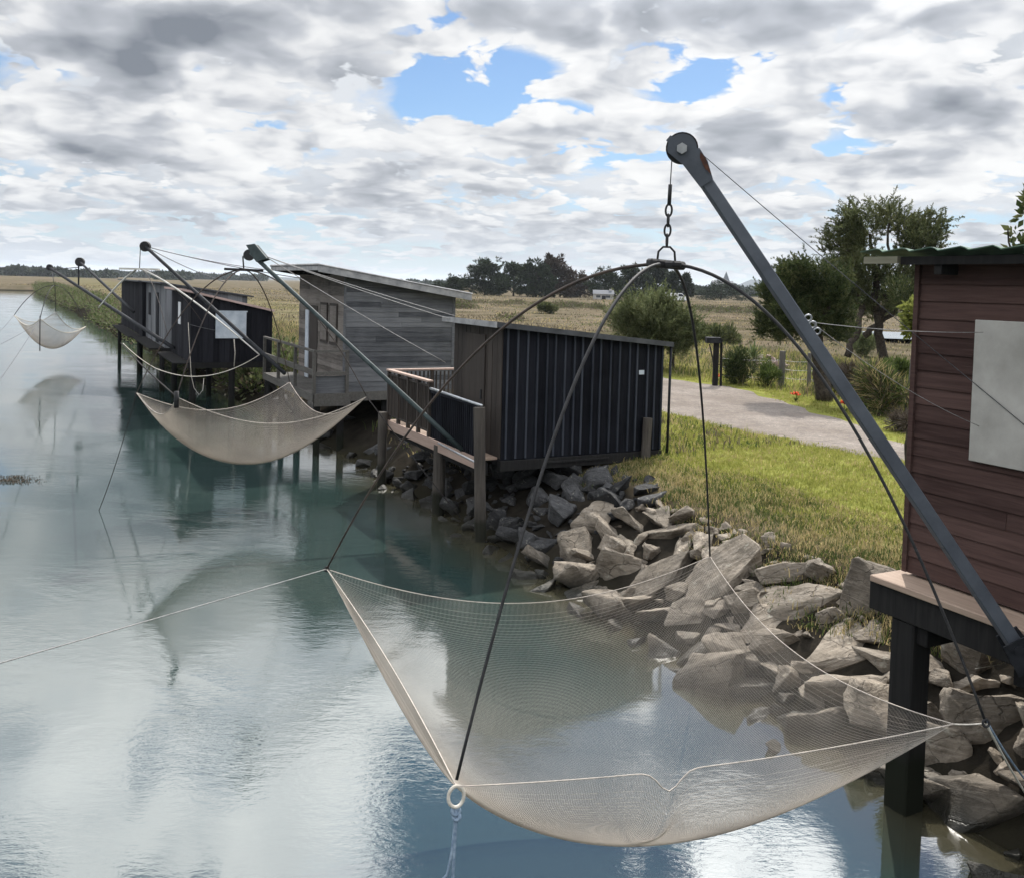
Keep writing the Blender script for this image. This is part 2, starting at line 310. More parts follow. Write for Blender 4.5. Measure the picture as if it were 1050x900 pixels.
# ------------------------------------------------------------------ mesh helpers
class MB:
    def __init__(s): s.v = []; s.f = []; s.mi = []
    def add(s, vs, fs, mi=0):
        o = len(s.v); s.v += [tuple(v) for v in vs]; s.f += [tuple(i+o for i in f) for f in fs]; s.mi += [mi]*len(fs); return s
    def box(s, x0, x1, y0, y1, z0, z1, mi=0):
        return s.add([(x0, y0, z0), (x1, y0, z0), (x1, y1, z0), (x0, y1, z0), (x0, y0, z1), (x1, y0, z1), (x1, y1, z1), (x0, y1, z1)],
                     [(0, 3, 2, 1), (4, 5, 6, 7), (0, 1, 5, 4), (1, 2, 6, 5), (2, 3, 7, 6), (3, 0, 4, 7)], mi)
    def prism(s, poly, off, mi=0):         # a flat polygon pushed along off
        n = len(poly); off = Vector(off); a = [Vector(p) for p in poly]; b = [p+off for p in a]
        return s.add(a+b, [tuple(range(n))[::-1], tuple(range(n, 2*n))] + [(i, (i+1) % n, n+(i+1) % n, n+i) for i in range(n)], mi)
    def tube(s, pts, r, n=8, mi=0, cap=True, square=False):
        pts = [Vector(p) for p in pts]; m = len(pts); rs = r if isinstance(r, (list, tuple)) else [r]*m
        ref = None; vs = []; fs = []
        for i, p in enumerate(pts):
            t = (pts[min(i+1, m-1)] - pts[max(i-1, 0)]).normalized()
            if ref is None: ref = Vector((0, 0, 1)) if abs(t.z) < .95 else Vector((1, 0, 0))
            a = t.cross(ref).normalized(); b = a.cross(t).normalized(); ref = b
            for k in range(n):
                an = 2*math.pi*(k+.5)/n
                vs.append(p + (a*math.cos(an) + b*math.sin(an))*rs[i])
        for i in range(m-1):
            for k in range(n):
                k2 = (k+1) % n; fs.append((i*n+k, i*n+k2, (i+1)*n+k2, (i+1)*n+k))
        if cap: fs.append(tuple(range(n))[::-1]); fs.append(tuple((m-1)*n+k for k in range(n)))
        return s.add(vs, fs, mi)
    def disc(s, c, ax, r, th, n=20, mi=0):  # a short solid cylinder
        c = Vector(c); ax = Vector(ax).normalized(); return s.tube([c-ax*th/2, c+ax*th/2], r, n, mi)
    def ring(s, c, ax, R_, r, n=20, k=8, mi=0, sy=1.0, up=None):
        c = Vector(c); ax = Vector(ax).normalized(); a = (Vector(up) if up else (Vector((0, 0, 1)) if abs(ax.z) < .9 else Vector((1, 0, 0))))
        a = (a - ax*a.dot(ax)).normalized(); b = ax.cross(a); vs = []; fs = []
        for i in range(n):
            th = 2*math.pi*i/n; d = (a*math.cos(th)*sy + b*math.sin(th)); dn = (a*math.cos(th) + b*math.sin(th)*sy).normalized()
            for j in range(k):
                ph = 2*math.pi*j/k; vs.append(c + d*R_ + (dn*math.cos(ph) + ax*math.sin(ph))*r)
        for i in range(n):
            for j in range(k): fs.append((i*k+j, ((i+1) % n)*k+j, ((i+1) % n)*k+(j+1) % k, i*k+(j+1) % k))
        return s.add(vs, fs, mi)
    def build(s, name, mats, parent=None, smooth=False, bevel=0):
        me = bpy.data.meshes.new(name); me.from_pydata(s.v, [], s.f)
        mats = mats if isinstance(mats, (list, tuple)) else [mats]
        for m in mats: me.materials.append(MT[m] if isinstance(m, str) else m)
        if len(mats) > 1: me.polygons.foreach_set('material_index', s.mi)
        bm = bmesh.new(); bm.from_mesh(me); bmesh.ops.recalc_face_normals(bm, faces=bm.faces)
        if bevel:
            ed = [e for e in bm.edges if len(e.link_faces) == 2 and e.calc_face_angle(0) > .6]
            bmesh.ops.bevel(bm, geom=ed, offset=bevel, segments=1, affect='EDGES', clamp_overlap=True)
        bm.to_mesh(me); bm.free()
        if smooth:
            me.polygons.foreach_set('use_smooth', [True]*len(me.polygons))
        o = bpy.data.objects.new(name, me); col.objects.link(o)
        if parent: o.parent = parent
        return o
def tag(o, label=None, cat=None, group=None, kind=None):
    for k, v in (('label', label), ('category', cat), ('group', group), ('kind', kind)):
        if v: o[k] = v
    return o
def empty(name, loc, rz=0.0, label=None, cat=None, group=None):
    o = bpy.data.objects.new(name, None); col.objects.link(o); o.location = loc; o.rotation_euler = (0, 0, rz); o.empty_display_size = .2
    return tag(o, label, cat, group)
def mesh_np(name, verts, faces, mats, parent=None, midx=None, smooth=False):   # fast mesh of equal-sized faces
    verts = np.asarray(verts, np.float32); faces = np.asarray(faces, np.int32); k = faces.shape[1]
    me = bpy.data.meshes.new(name); me.vertices.add(len(verts)); me.vertices.foreach_set('co', verts.ravel())
    me.loops.add(faces.size); me.loops.foreach_set('vertex_index', faces.ravel())
    me.polygons.add(len(faces)); me.polygons.foreach_set('loop_start', np.arange(len(faces), dtype=np.int32)*k)
    try: me.polygons.foreach_set('loop_total', np.full(len(faces), k, np.int32))
    except Exception: pass
    mats = mats if isinstance(mats, (list, tuple)) else [mats]
    for m in mats: me.materials.append(MT[m] if isinstance(m, str) else m)
    if midx is not None: me.polygons.foreach_set('material_index', np.asarray(midx, np.int32))
    if smooth: me.polygons.foreach_set('use_smooth', np.ones(len(faces), bool))
    me.update(calc_edges=True); me.validate()
    o = bpy.data.objects.new(name, me); col.objects.link(o)
    if parent: o.parent = parent
    return o
def sag_line(a, b, sag, n=20):
    a, b = Vector(a), Vector(b); return [a.lerp(b, i/n) - Vector((0, 0, 4*sag*(i/n)*(1-i/n))) for i in range(n+1)]
def rope(name, pts, r, m, label=None, cat='rope', parent=None, group=None, n=6):
    o = MB().tube(pts, r, n).build(name, m, parent, smooth=True)
    if parent is None: tag(o, label, cat, group)
    return o
# ------------------------------------------------------------------ ground, water, track
def axis(parts):
    out = []
    for a, b, n in parts: out += list(np.linspace(a, b, n, endpoint=False))
    return np.array(out + [parts[-1][1]])
sv = axis([(-600, -60, 10), (-60, -10, 10), (-10, 26, 120), (26, 70, 70), (70, 240, 90), (240, 900, 40), (900, 6000, 12)])
tv = axis([(-4000, -300, 10), (-300, -34, 20), (-34, -6, 30), (-6, 8, 70), (8, 30, 44), (30, 120, 40), (120, 900, 30), (900, 5000, 10)])
S_, T_ = np.meshgrid(sv, tv, indexing='ij'); Z_ = ground_z(S_, T_)
X_ = B0.x + US.x*S_ + UT.x*T_; Y_ = B0.y + US.y*S_ + UT.y*T_
ns, nt_ = S_.shape; idx = np.arange(ns*nt_).reshape(ns, nt_)
quads = np.stack([idx[:-1, :-1], idx[:-1, 1:], idx[1:, 1:], idx[1:, :-1]], -1).reshape(-1, 4)[:, ::-1]
m, g, b, o = mat('ground_soil_and_grass'); pos = g.new('ShaderNodeNewGeometry').outputs['Position']
loc = g.v('SUBTRACT', pos, tuple(B0)); tt = g.v('DOT_PRODUCT', loc, tuple(UT)); ss = g.v('DOT_PRODUCT', loc, tuple(US)); zz = g.sep(pos)[2]
nA = g.noise(pos, .35, 6, .6); nB = g.noise(pos, 3.0, 7, .65); nC = g.noise(g.v('MULTIPLY', pos, (.012, .012, 0)), 3.0, 6, .6); nD = g.noise(g.v('MULTIPLY', pos, (.05, .05, 0)), 3.0, 6, .62)
green = g.mix(g.mapr(nB, .3, .7), (.10, .115, .025), (.22, .22, .065))
dry = g.mix(g.mapr(nB, .3, .7), (.10, .08, .045), (.22, .175, .11))
gap_shade_soil = g.mix(g.mapr(nB, .3, .7), (.012, .011, .009), (.034, .029, .023))  # bank soil, darkened to stand for the shade in gaps between rocks
marshy = g.mix(g.mapr(nD, .38, .62), (.135, .108, .078), (.062, .055, .032)); marshy = g.mix(g.mapr(nC, .45, .65, 0, .7), marshy, (.15, .125, .095))
marshy = g.mix(g.mapr(g.noise(g.v('MULTIPLY', pos, (.22, .22, 0)), 1.6, 6, .68), .5, .66, 0, .75), marshy, (.060, .058, .030))
lawnf = g.m('MULTIPLY', g.mapr(g.m('ADD', tt, g.m('MULTIPLY', nA, 2.2)), 3.3, 4.4), g.mapr(tt, 17.0, 24.0, 1, 0))
lawnf = g.m('MULTIPLY', lawnf, g.mapr(ss, 18, 26, 1, .15))
c = g.mix(g.mapr(g.m('ADD', tt, nA), 17, 22), dry, marshy); c = g.mix(g.m('MULTIPLY', g.mapr(ss, 22, 34), 1.0), c, marshy)
c = g.mix(lawnf, c, green)
c = g.mix(g.m('MULTIPLY', g.mapr(zz, 1.02, .85), g.mapr(g.m('ABSOLUTE', tt), 6, 4)), c, gap_shade_soil)
c = g.mix(g.mapr(zz, .25, .08), c, (.022, .020, .014))
setp(g, b, c, 1.0, 0, bump(g, nB, .7, .05), 0.0)
MT['ground'] = m
ground = mesh_np('ground', np.stack([X_, Y_, Z_], -1).reshape(-1, 3), quads, 'ground', smooth=True); tag(ground, kind='structure')
# water: murky estuary water with light ripples and calm patches
m, g, b, o = mat('estuary_water'); pos = g.new('ShaderNodeNewGeometry').outputs['Position']
q = g.v('MULTIPLY', pos, (1.0, 1.0, 0))
rot = g.new('ShaderNodeMapping'); rot.inputs['Rotation'].default_value = (0, 0, R(-20)); rot.inputs['Scale'].default_value = (1.0, 2.3, 1); g.l.new(q, rot.inputs['Vector']); qr = rot.outputs[0]
calm = g.mapr(g.noise(g.v('MULTIPLY', qr, (.32, .20, 1)), 1.0, 4, .55, .5), .40, .64, .16, 1.0, 'SMOOTHSTEP')
w1 = g.noise(qr, 3.4, 3, .55, .4); w2 = g.noise(qr, 13.0, 3, .6, .6); w3 = g.noise(qr, .55, 2, .5)
h = g.m('ADD', g.m('MULTIPLY', g.m('ADD', g.m('MULTIPLY', w1, 1.0), g.m('MULTIPLY', w2, .5)), calm), g.m('MULTIPLY', w3, .18))
tt = g.v('DOT_PRODUCT', g.v('SUBTRACT', pos, tuple(B0)), tuple(UT))
shal = g.mapr(g.m('ADD', tt, g.m('MULTIPLY', g.noise(pos, 1.2, 3), .8)), -.55, .5)
body = g.mix(g.noise(pos, .2, 3), (.018, .032, .029), (.024, .043, .040)); body = g.mix(shal, body, (.040, .036, .022))
nd = g.new('ShaderNodeBump'); nd.inputs['Strength'].default_value = .034; nd.inputs['Distance'].default_value = .10; g.put(nd.inputs['Height'], h)
setp(g, b, body, .04, 0, nd.outputs[0], .5); b.inputs['IOR'].default_value = 2.2
MT['water'] = m
wv = []; wq = []
gs = axis([(-60, 240, 30)]); gt = axis([(-45, 10, 12)])
for s in gs:
    for t in gt: wv.append(tuple(W(s, t, 0)))
k = len(gt)
wq = [(i*k+j, i*k+j+1, (i+1)*k+j+1, (i+1)*k+j) for i in range(len(gs)-1) for j in range(k-1)]
water = mesh_np('water', wv, np.array(wq)[:, ::-1], 'water', smooth=True); tag(water, kind='structure')
# gravel track
m, g, b, o = mat('gravel'); pos = g.new('ShaderNodeNewGeometry').outputs['Position']
n1 = g.noise(pos, .8, 6, .65); n2 = g.noise(pos, 38, 5, .7); vv = g.voro(pos, 34, 'F1', 1.0, .5, out=1); vb = g.sep(vv)[0]
n3 = g.noise(g.v('MULTIPLY', pos, (1, 1, 0)), 4.5, 7, .7)
c = g.mix(g.mapr(n1, .35, .7), (.28, .235, .195), (.46, .405, .35)); c = g.mix(g.mapr(n3, .48, .66, 0, .6), c, (.17, .148, .132)); c = g.mix(g.mapr(vb, .1, .9, 0, .6), c, (.19, .17, .16)); c = g.mix(g.mapr(n2, .6, .8, 0, .6), c, (.52, .49, .46))
setp(g, b, c, .95, 0, bump(g, g.m('ADD', n3, g.m('ADD', n2, vb)), 1.0, .03), 0.0); MT['gravel'] = m
def track_edges(s):
    near = np.interp(s, [-12, 0, 6, 11, 20, 40, 80], [6.9, 6.9, 6.75, 6.25, 6.6, 9.5, 22])
    farr = np.interp(s, [-12, 0, 7.4, 10, 15.4, 18.7, 40, 80], [8.4, 8.4, 8.5, 9.7, 11.8, 11.5, 14, 27])
    return near, farr
ts = np.linspace(-12, 60, 220); na, fa = track_edges(ts); KT = 14
tvs = []
for i, s in enumerate(ts):
    e0 = .12*math.sin(s*2.3)+.1*math.sin(s*5.1+1); e1 = .13*math.sin(s*1.9+2)+.1*math.sin(s*4.3)
    for j in range(KT+1):
        t = (na[i]+e0) + (fa[i]+e1-na[i]-e0)*j/KT
        z = float(ground_z(s, t)) + (.018 if 0 < j < KT else -.01) + .012*math.sin(j*1.35)
        tvs.append(tuple(W(s, t, z)))
kq = KT+1
tq = [(i*kq+j, i*kq+j+1, (i+1)*kq+j+1, (i+1)*kq+j) for i in range(len(ts)-1) for j in range(KT)]
track = mesh_np('gravel_track', tvs, np.array(tq)[:, ::-1], 'gravel', smooth=True); tag(track, kind='structure')
# far ditch seen as a thin grey band behind the trees
m, g, b, o = mat('ditch_water'); setp(g, b, (.03, .034, .034), .08, 0, None, .5); MT['ditch'] = m
pv = []
for (px_, y0, y1) in ((845, 340, 342), (868, 340, 346), (900, 340, 347), (930, 341, 348), (960, 342, 349), (1010, 343, 349)):
    for yy in (y0, y1): p = at(px_, yy, 1.30); pv.append(tuple(p))
ditch = mesh_np('ditch_water', pv, np.array([(2*i, 2*i+1, 2*i+3, 2*i+2) for i in range(5)]), 'ditch'); tag(ditch, kind='structure')
# ------------------------------------------------------------------ grasses (countless: stuff)
def blades(name, P, hgt, wid, mats, lean=.5, per=6, spread=.04, mi=None, seg=2):
    """P: (n,3) tuft roots; every tuft gets `per` bent blades."""
    n = len(P); N = n*per
    root = np.repeat(P, per, 0) + np.concatenate([rng.normal(0, 1, (N, 2))*np.repeat(np.broadcast_to(spread, n), per)[:, None], np.zeros((N, 1))], 1)
    h = np.repeat(np.broadcast_to(hgt, n), per)*rng.uniform(.5, 1.15, N); w = np.repeat(np.broadcast_to(wid, n), per)
    a = rng.uniform(0, 2*np.pi, N); ln = rng.uniform(.05, 1, N)*lean
    dx = np.stack([np.cos(a), np.sin(a), 0*a], 1); f = rng.uniform(0, 2*np.pi, N); side = np.stack([np.cos(f), np.sin(f), 0*f], 1)
    up = np.array([0, 0, 1.])
    p0 = root - side*(w/2)[:, None]; p1 = root + side*(w/2)[:, None]
    mid = root + up*(h*.6)[:, None] + dx*(h*ln*.35)[:, None]
    p2 = mid + side*(w*.36)[:, None]; p3 = mid - side*(w*.36)[:, None]
    tip = root + up*(h*(1-.25*ln))[:, None] + dx*(h*ln)[:, None]
    p4 = tip + side*(w*.08)[:, None]; p5 = tip - side*(w*.08)[:, None]
    V = np.stack([p0, p1, p2, p3, p4, p5], 1).reshape(-1, 3); base = np.arange(N)[:, None]*6
    Fq = np.concatenate([base + np.array([0, 1, 2, 3]), base + np.array([3, 2, 4, 5])], 1).reshape(-1, 4)
    if mi is not None: mi = np.repeat(np.repeat(mi, per), 2)
    return mesh_np(name, V, Fq, mats, midx=mi)
def scatter(n, s0, s1, t0, t1):
    s = rng.uniform(s0, s1, n); t = rng.uniform(t0, t1, n); return s, t
def to_world(s, t, dz=0.0):
    z = ground_z(s, t) + dz; return np.stack([B0.x+US.x*s+UT.x*t, B0.y+US.y*s+UT.y*t, z], 1)
def clump(s, t, k=1.1): return .5+.5*wob(s*k+3*np.sin(t*.7), t*k*1.2)
huts_clear = []        # (s0,s1,t0,t1) rectangles nothing grows in
def keep(s, t, m):
    for (a, b_, c_, d_) in huts_clear: m = m & ~((s > a) & (s < b_) & (t > c_) & (t < d_))
    return m
def grow_grass():
    # lawn between the bank and the track, verge beyond it
    s, t = scatter(34000, -1.5, 22, 2.3, 7.1); na_, fa_ = track_edges(s)
    edge = 3.0+.5*wob(s*1.1, 0*s); m_ = (t < na_+.25-.3*rng.random(len(s))) & (rng.random(len(s)) < sm(edge-.8, edge+.3, t)) & (rng.random(len(s)) < .55+.45*clump(s, t, 2.5))
    m_ = keep(s, t, m_); s, t = s[m_], t[m_]; P = to_world(s, t)
    s2, t2 = scatter(20000, 2, 26, 8.0, 14.5); na_, fa_ = track_edges(s2); m2 = (t2 > fa_-.2+.35*rng.random(len(s2))) & (rng.random(len(s2)) < .5+.5*clump(s2, t2, 2)); s2, t2 = s2[m2], t2[m2]
    P = np.concatenate([P, to_world(s2, t2)]); H_ = rng.uniform(.035, .075, len(P)); H_[rng.random(len(P)) < .05] *= 1.9
    o = blades('lawn_grass', P, H_, .011, ['lawn', 'dry'], .8, 6, .045, (rng.random(len(P)) < .10).astype(int)); tag(o, kind='stuff')
    # dry weeds along the top of the rocks
    s, t = scatter(9000, -1.2, 8.0, .9, 4.0); lim = 1.25+.35*wob(s*1.7, 0*s)+.55*np.clip((s-3.5)/3, 0, 1)
    m_ = (t > lim) & (t < 3.3+.5*wob(s, t)) & (rng.random(len(s)) < .35+.65*clump(s, t, 1.8)); m_ = keep(s, t, m_); s, t = s[m_], t[m_]
    P = to_world(s, t); H_ = rng.uniform(.035, .10, len(P))*(1.2-.4*sm(2.4, 3.4, t)); gsel = rng.random(len(P)) < .30+.35*clump(s*1.3+5, t, 1.3)
    o = blades('bank_weeds', P, H_, .010, ['dry', 'weeds'], 1.1, 9, .07, gsel.astype(int)); tag(o, kind='stuff')
    # low growth around and behind the huts further along
    s, t = scatter(9000, 8, 50, -1.0, 7); d = land_dist(s, t); m_ = (d > .9) & (rng.random(len(s)) < .4+.5*clump(s, t, .9)) & (t < track_edges(s)[0]-.2)
    m_ = keep(s, t, m_); s, t = s[m_], t[m_]
    P = to_world(s, t); o = blades('bankside_grass', P, rng.uniform(.15, .45, len(P))*np.where(s < 14, .38, 1), .022, ['marsh', 'weeds', 'dry'], .9, 8, .12, rng.integers(0, 3, len(P))); tag(o, kind='stuff')
    # rank grass beyond the fence
    s, t = scatter(9000, 4, 34, 12.2, 24); m_ = (t > track_edges(s)[1]+.6) & (rng.random(len(s)) < .15+.75*clump(s*.8, t*.8, 1.0)); s, t = s[m_], t[m_]
    P = to_world(s, t); o = blades('field_edge_grass', P, rng.uniform(.12, .38, len(P)), .018, ['weeds', 'dry', 'marsh', 'lawn'], .9, 8, .14, rng.choice([0, 0, 1, 2, 3], len(P))); tag(o, kind='stuff')
    # overgrown green edge of the canal in the distance
    s = 25+190*rng.random(900)**1.5; d0 = rng.uniform(.1, 3.2, len(s))+.010*s*rng.random(len(s)); t = d0 - .0375*np.maximum(s-15, 0)
    m_ = rng.random(len(s)) < .35+.65*clump(s, t, .3); s, t, d0 = s[m_], t[m_], d0[m_]; P = to_world(s, t); rr_ = rng.uniform(.28, .62, len(s))*(1+s/260)*np.where(d0 < 1.8, 1.1, .75)
    o = foliage('canal_edge_scrub', None, (0, 0, 0), [((p[0], p[1], p[2]+r*.45), (r*1.3, r*1.3, r*.75)) for p, r in zip(P, rr_)], 60000, .22, .045, ['bush_pale', 'weeds', 'marsh'], .6, [0, 0, 1, 2]); tag(o, kind='stuff')
    # bands of low scrub over the marsh
    n = 2600; ph = R(90)-R(1)*rng.uniform(-31, 33, n); r0 = 34*np.exp(rng.uniform(0, 1, n)*math.log(6.5)); x, y = r0*np.cos(ph), r0*np.sin(ph)
    s = (x-B0.x)*US.x+(y-B0.y)*US.y; t = (x-B0.x)*UT.x+(y-B0.y)*UT.y
    m_ = (land_dist(s, t) > 6) & (t > track_edges(s)[1]+6) & (wob(y*.085+.5*np.sin(x*.05), x*.012)+.45*wob(x*.11, y*.05) > .30); s, t, r0 = s[m_], t[m_], r0[m_]; P = to_world(s, t); q_ = rng.uniform(.16, .42, len(s))*(1+r0/110)
    o = foliage('field_scrub', None, (0, 0, 0), [((p[0], p[1], p[2]+q*.3), (q*2.0, q*1.6, q*.55)) for p, q in zip(P, q_)], 60000, .20, .05, ['tree_green', 'weeds', 'twig', 'marsh'], .5, [0, 1, 2, 3, 3]); tag(o, kind='stuff'); print('scrub', len(s))
    # marsh grass over the fields
    n = 20000; ph = R(90)-R(1)*rng.uniform(-32, 34, n); rr = 28*np.exp(rng.uniform(0, 1, n)*math.log(9)); x, y = rr*np.cos(ph), rr*np.sin(ph)
    s = (x-B0.x)*US.x+(y-B0.y)*US.y; t = (x-B0.x)*UT.x+(y-B0.y)*UT.y; d = land_dist(s, t); na_, fa_ = track_edges(s)
    m_ = (d > 4) & ((t > 14.5) | (s > 24)) & ~((t > na_) & (t < fa_) & (s < 60)) & (rng.random(n) < .08+.8*clump(s*.35, t*.35, .5)**1.5); m_ = keep(s, t, m_); s, t, rr = s[m_], t[m_], rr[m_]
    P = to_world(s, t); o = blades('marsh_grass', P, rng.uniform(.06, .17, len(P))*(1+rr/400), .012+rr*.0006, ['marsh', 'dry', 'weeds', 'bush_pale'], 1.1, 8, .25+rr*.005, np.where(clump(s*.12, t*.12, .6) > .62, rng.choice([0, 0, 1, 2], len(P)), rng.choice([0, 0, 0, 1], len(P)))); tag(o, kind='stuff')
# ------------------------------------------------------------------ huts
def roofline(h0, h1, w): return lambda x: h0+(h1-h0)*x/w
def wall_vboards(mb, face, length, zb, ztop, bw, gap, th, jit=.004, mi=0, off=0.0):
    """vertical boards on the near face ('n', runs along x at y=off) or the front ('f', runs along y at x=off); ztop is a function of the run."""
    n = max(1, int(round(length/bw))); bw = length/n
    for i in range(n):
        a, b_ = i*bw+gap/2, (i+1)*bw-gap/2; d = random.uniform(-jit, jit)
        za, zb_ = ztop(a), ztop(b_); lo = zb+random.uniform(-.012, .012)
        if face == 'n': mb.prism([(a, off-th+d, lo), (b_, off-th+d, lo), (b_, off-th+d, zb_), (a, off-th+d, za)], (0, th, 0), mi)
        else: mb.prism([(off-th+d, a, lo), (off-th+d, b_, lo), (off-th+d, b_, zb_), (off-th+d, a, za)], (th, 0, 0), mi)
def wall_hboards(mb, face, length, zb, ztop, bh, th, lap=.012, mi=0, tilt=True):
    z = zb; zmax = max(ztop(0), ztop(length))
    while z < zmax-.01:
        z1 = z+bh; d = random.uniform(-.003, .003)
        def xe(zz):                        # how far the board runs before it meets the slope of the roof
            if ztop(0) >= zz and ztop(length) >= zz: return 0, length
            if ztop(0) < zz and ztop(length) < zz: return None
            k = (zz-ztop(0))/(ztop(length)-ztop(0))*length
            return (0, k) if ztop(0) > ztop(length) else (k, length)
        A = xe(z); B = xe(min(z1+lap, zmax-.001))
        if A is None: break
        zt = min(z1+lap, zmax-.001)
        if B is None: B = (A[0], A[0]+.05)
        # random butt joint
        cut = random.uniform(.25, .75)*length if random.random() < .6 else None
        segs = [(0, 1)] if cut is None or cut > min(A[1], B[1])-.1 else [(0, cut-.002), (cut+.002, 1)]
        for (q0, q1) in segs:
            a0 = A[0] if q0 == 0 else q0; b0 = B[0] if q0 == 0 else q0; a1 = A[1] if q1 == 1 else q1; b1 = B[1] if q1 == 1 else q1
            zz = -random.uniform(0, .004); ob, ot = th*1.9, th*.9           # lower edge stands proud
            if face == 'n': mb.add([(a0, -ob+d, z+zz), (a1, -ob+d, z+zz), (b1, -ot+d, zt), (b0, -ot+d, zt), (a0, 0, z+zz), (a1, 0, z+zz), (b1, 0, zt), (b0, 0, zt)], [(0, 1, 2, 3), (4, 7, 6, 5), (0, 4, 5, 1), (1, 5, 6, 2), (2, 6, 7, 3), (3, 7, 4, 0)], mi)
            else: mb.add([(-ob+d, a0, z+zz), (-ob+d, a1, z+zz), (-ot+d, b1, zt), (-ot+d, b0, zt), (0, a0, z+zz), (0, a1, z+zz), (0, b1, zt), (0, b0, zt)], [(0, 3, 2, 1), (4, 5, 6, 7), (0, 1, 5, 4), (1, 2, 6, 5), (2, 3, 7, 6), (3, 0, 4, 7)], mi)
        z = z1
def shell(mb, w, l, zb, h0, h1, mi=0, inset=.004):   # the back of the walls and the two sides away from us
    mb.prism([(0+inset, inset, zb), (w, inset, zb), (w, inset, h1), (inset, inset, h0)], (0, l-inset, 0), mi)
def roof_sheet(mb, x0, x1, y0, y1, zf, period, amp, th, mi=0, saw=False):
    """corrugations run down the slope (along x); zf(x) is the underside height."""
    ny = max(8, int((y1-y0)/period*(8 if period > .15 else 6))); xs = [x0, x1]
    def pr(y):
        p = ((y-y0)/period) % 1
        return amp*(math.sin(2*math.pi*p)) if not saw else amp*(1-2*p if p > .12 else -1+2*p/.12)
    vs = []; fs = []
    for k in range(ny+1):
        y = y0+(y1-y0)*k/ny; dz = pr(y)+amp
        for x in xs: vs += [(x, y, zf(x)+dz), (x, y, zf(x)+dz+th)]
    for k in range(ny):
        a = k*4; b_ = a+4
        fs += [(a+1, a+3, b_+3, b_+1), (a, b_, b_+2, a+2), (a, a+1, b_+1, b_), (a+2, b_+2, b_+3, a+3)]
    fs += [(0, 2, 3, 1), (ny*4, ny*4+1, ny*4+3, ny*4+2)]
    mb.add(vs, fs, mi)
def pile(parent, x, y, ztop, zbot, r, m='post_wood', square=False, lean=(0, 0), name='post'):
    mb = MB(); pts = []
    for i in range(7):
        k = i/6; pts.append((x+lean[0]*k, y+lean[1]*k, ztop+(zbot-ztop)*k))
    if square: mb.box(x-r, x+r, y-r, y+r, zbot, ztop); return mb.build(name, m, parent, bevel=.012)
    mb.tube(pts, [r*random.uniform(.93, 1.07) for _ in pts], 12); return mb.build(name, m, parent, smooth=False)
# --- hut 1: oxblood hut at the right edge -------------------------------------------------
Z1 = 1.70
hut = empty('fishing_hut', W(.56, .13, Z1), ANG, 'dark oxblood clapboard fishing hut with a blank pale shutter at the right edge', 'fishing hut', 'fishing huts along the canal')
mb = MB(); L1, D1, HT = 3.0, 2.6, 2.36
# local y runs back along +s; this hut stretches towards us, so it uses y from -L1 to 0
class Sh(MB):
    def __init__(s, dy): super().__init__(); s.dy = dy
    def add(s, vs, fs, mi=0): return super().add([(v[0], v[1]+s.dy, v[2]) for v in vs], fs, mi)
mb = Sh(-L1); wall_hboards(mb, 'f', L1, .02, lambda y: HT, .128, .014)
shell(mb, D1, L1, .02, HT, HT-.25); mb.build('wall', 'red_clap', hut)
mb = Sh(-L1); mb.box(-.045, -.005, L1-.012, L1+.028, .02, HT-.02); mb.build('corner_board', 'red_clap', hut)
p0 = on_t(998, 328, .05); p1 = on_t(992, 472, .05); s_a = ST(p0)[0]-.56; z_t = p0.z-Z1; z_b = p1.z-Z1
mb = MB(); mb.box(-.062, -.034, s_a-1.25, s_a, z_b, z_t); sh = mb.build('shutter', 'panel_white', hut, bevel=.004)
mb = Sh(-L1); mb.box(-.30, D1, -.1, L1+.10, -.05, -.002); fl = mb.build('floor', 'deck_wood', hut, bevel=.006)
mb = Sh(-L1)
mb.box(-.26, -.06, -.1, L1+.13, -.27, -.052); mb.box(D1-.4, D1-.2, -.1, L1+.05, -.27, -.052)
for k in range(4): mb.box(-.20, D1, .25+k*.8, .39+k*.8, -.42, -.272)
mb.build('floor_beam', 'dark_beam', hut, bevel=.006)
pl = ST(at(937, 832, 0)); pile(hut, pl[1]-.13-.02, pl[0]-.56+.08, -.272, -2.9, .10, 'dark_beam', True)
pile(hut, -.05, -2.2, -.272, -2.9, .10, 'dark_beam', True); pile(hut, 1.9, -.2, -.272, -1.2, .09, 'dark_beam', True); pile(hut, 1.9, -2.2, -.272, -1.2, .09, 'dark_beam', True)
mb = Sh(-L1); roof_sheet(mb, -.26, D1+.2, -.2, L1+.36, lambda x: HT+.035-.096*x, .24, .017, .007, saw=True); mb.build('roof', 'roof_green', hut)
mb = Sh(-L1); mb.box(-.21, -.18, -.2, L1+.02, HT-.03, HT+.03); mb.build('fascia', 'dark_beam', hut)  # added dark strip, stands in for the shaded underside of the roof sheets
mb = Sh(-L1); mb.box(-.235, -.19, L1+.03, L1+.345, HT-.02, HT+.032); mb.build('barge_board', 'fascia_olive', hut)
mb = Sh(-L1)
for k in range(4): mb.box(-.195, D1, .1+k*.86, .16+k*.86, HT-.10, HT-.004)
mb.build('rafter', 'dark_beam', hut)
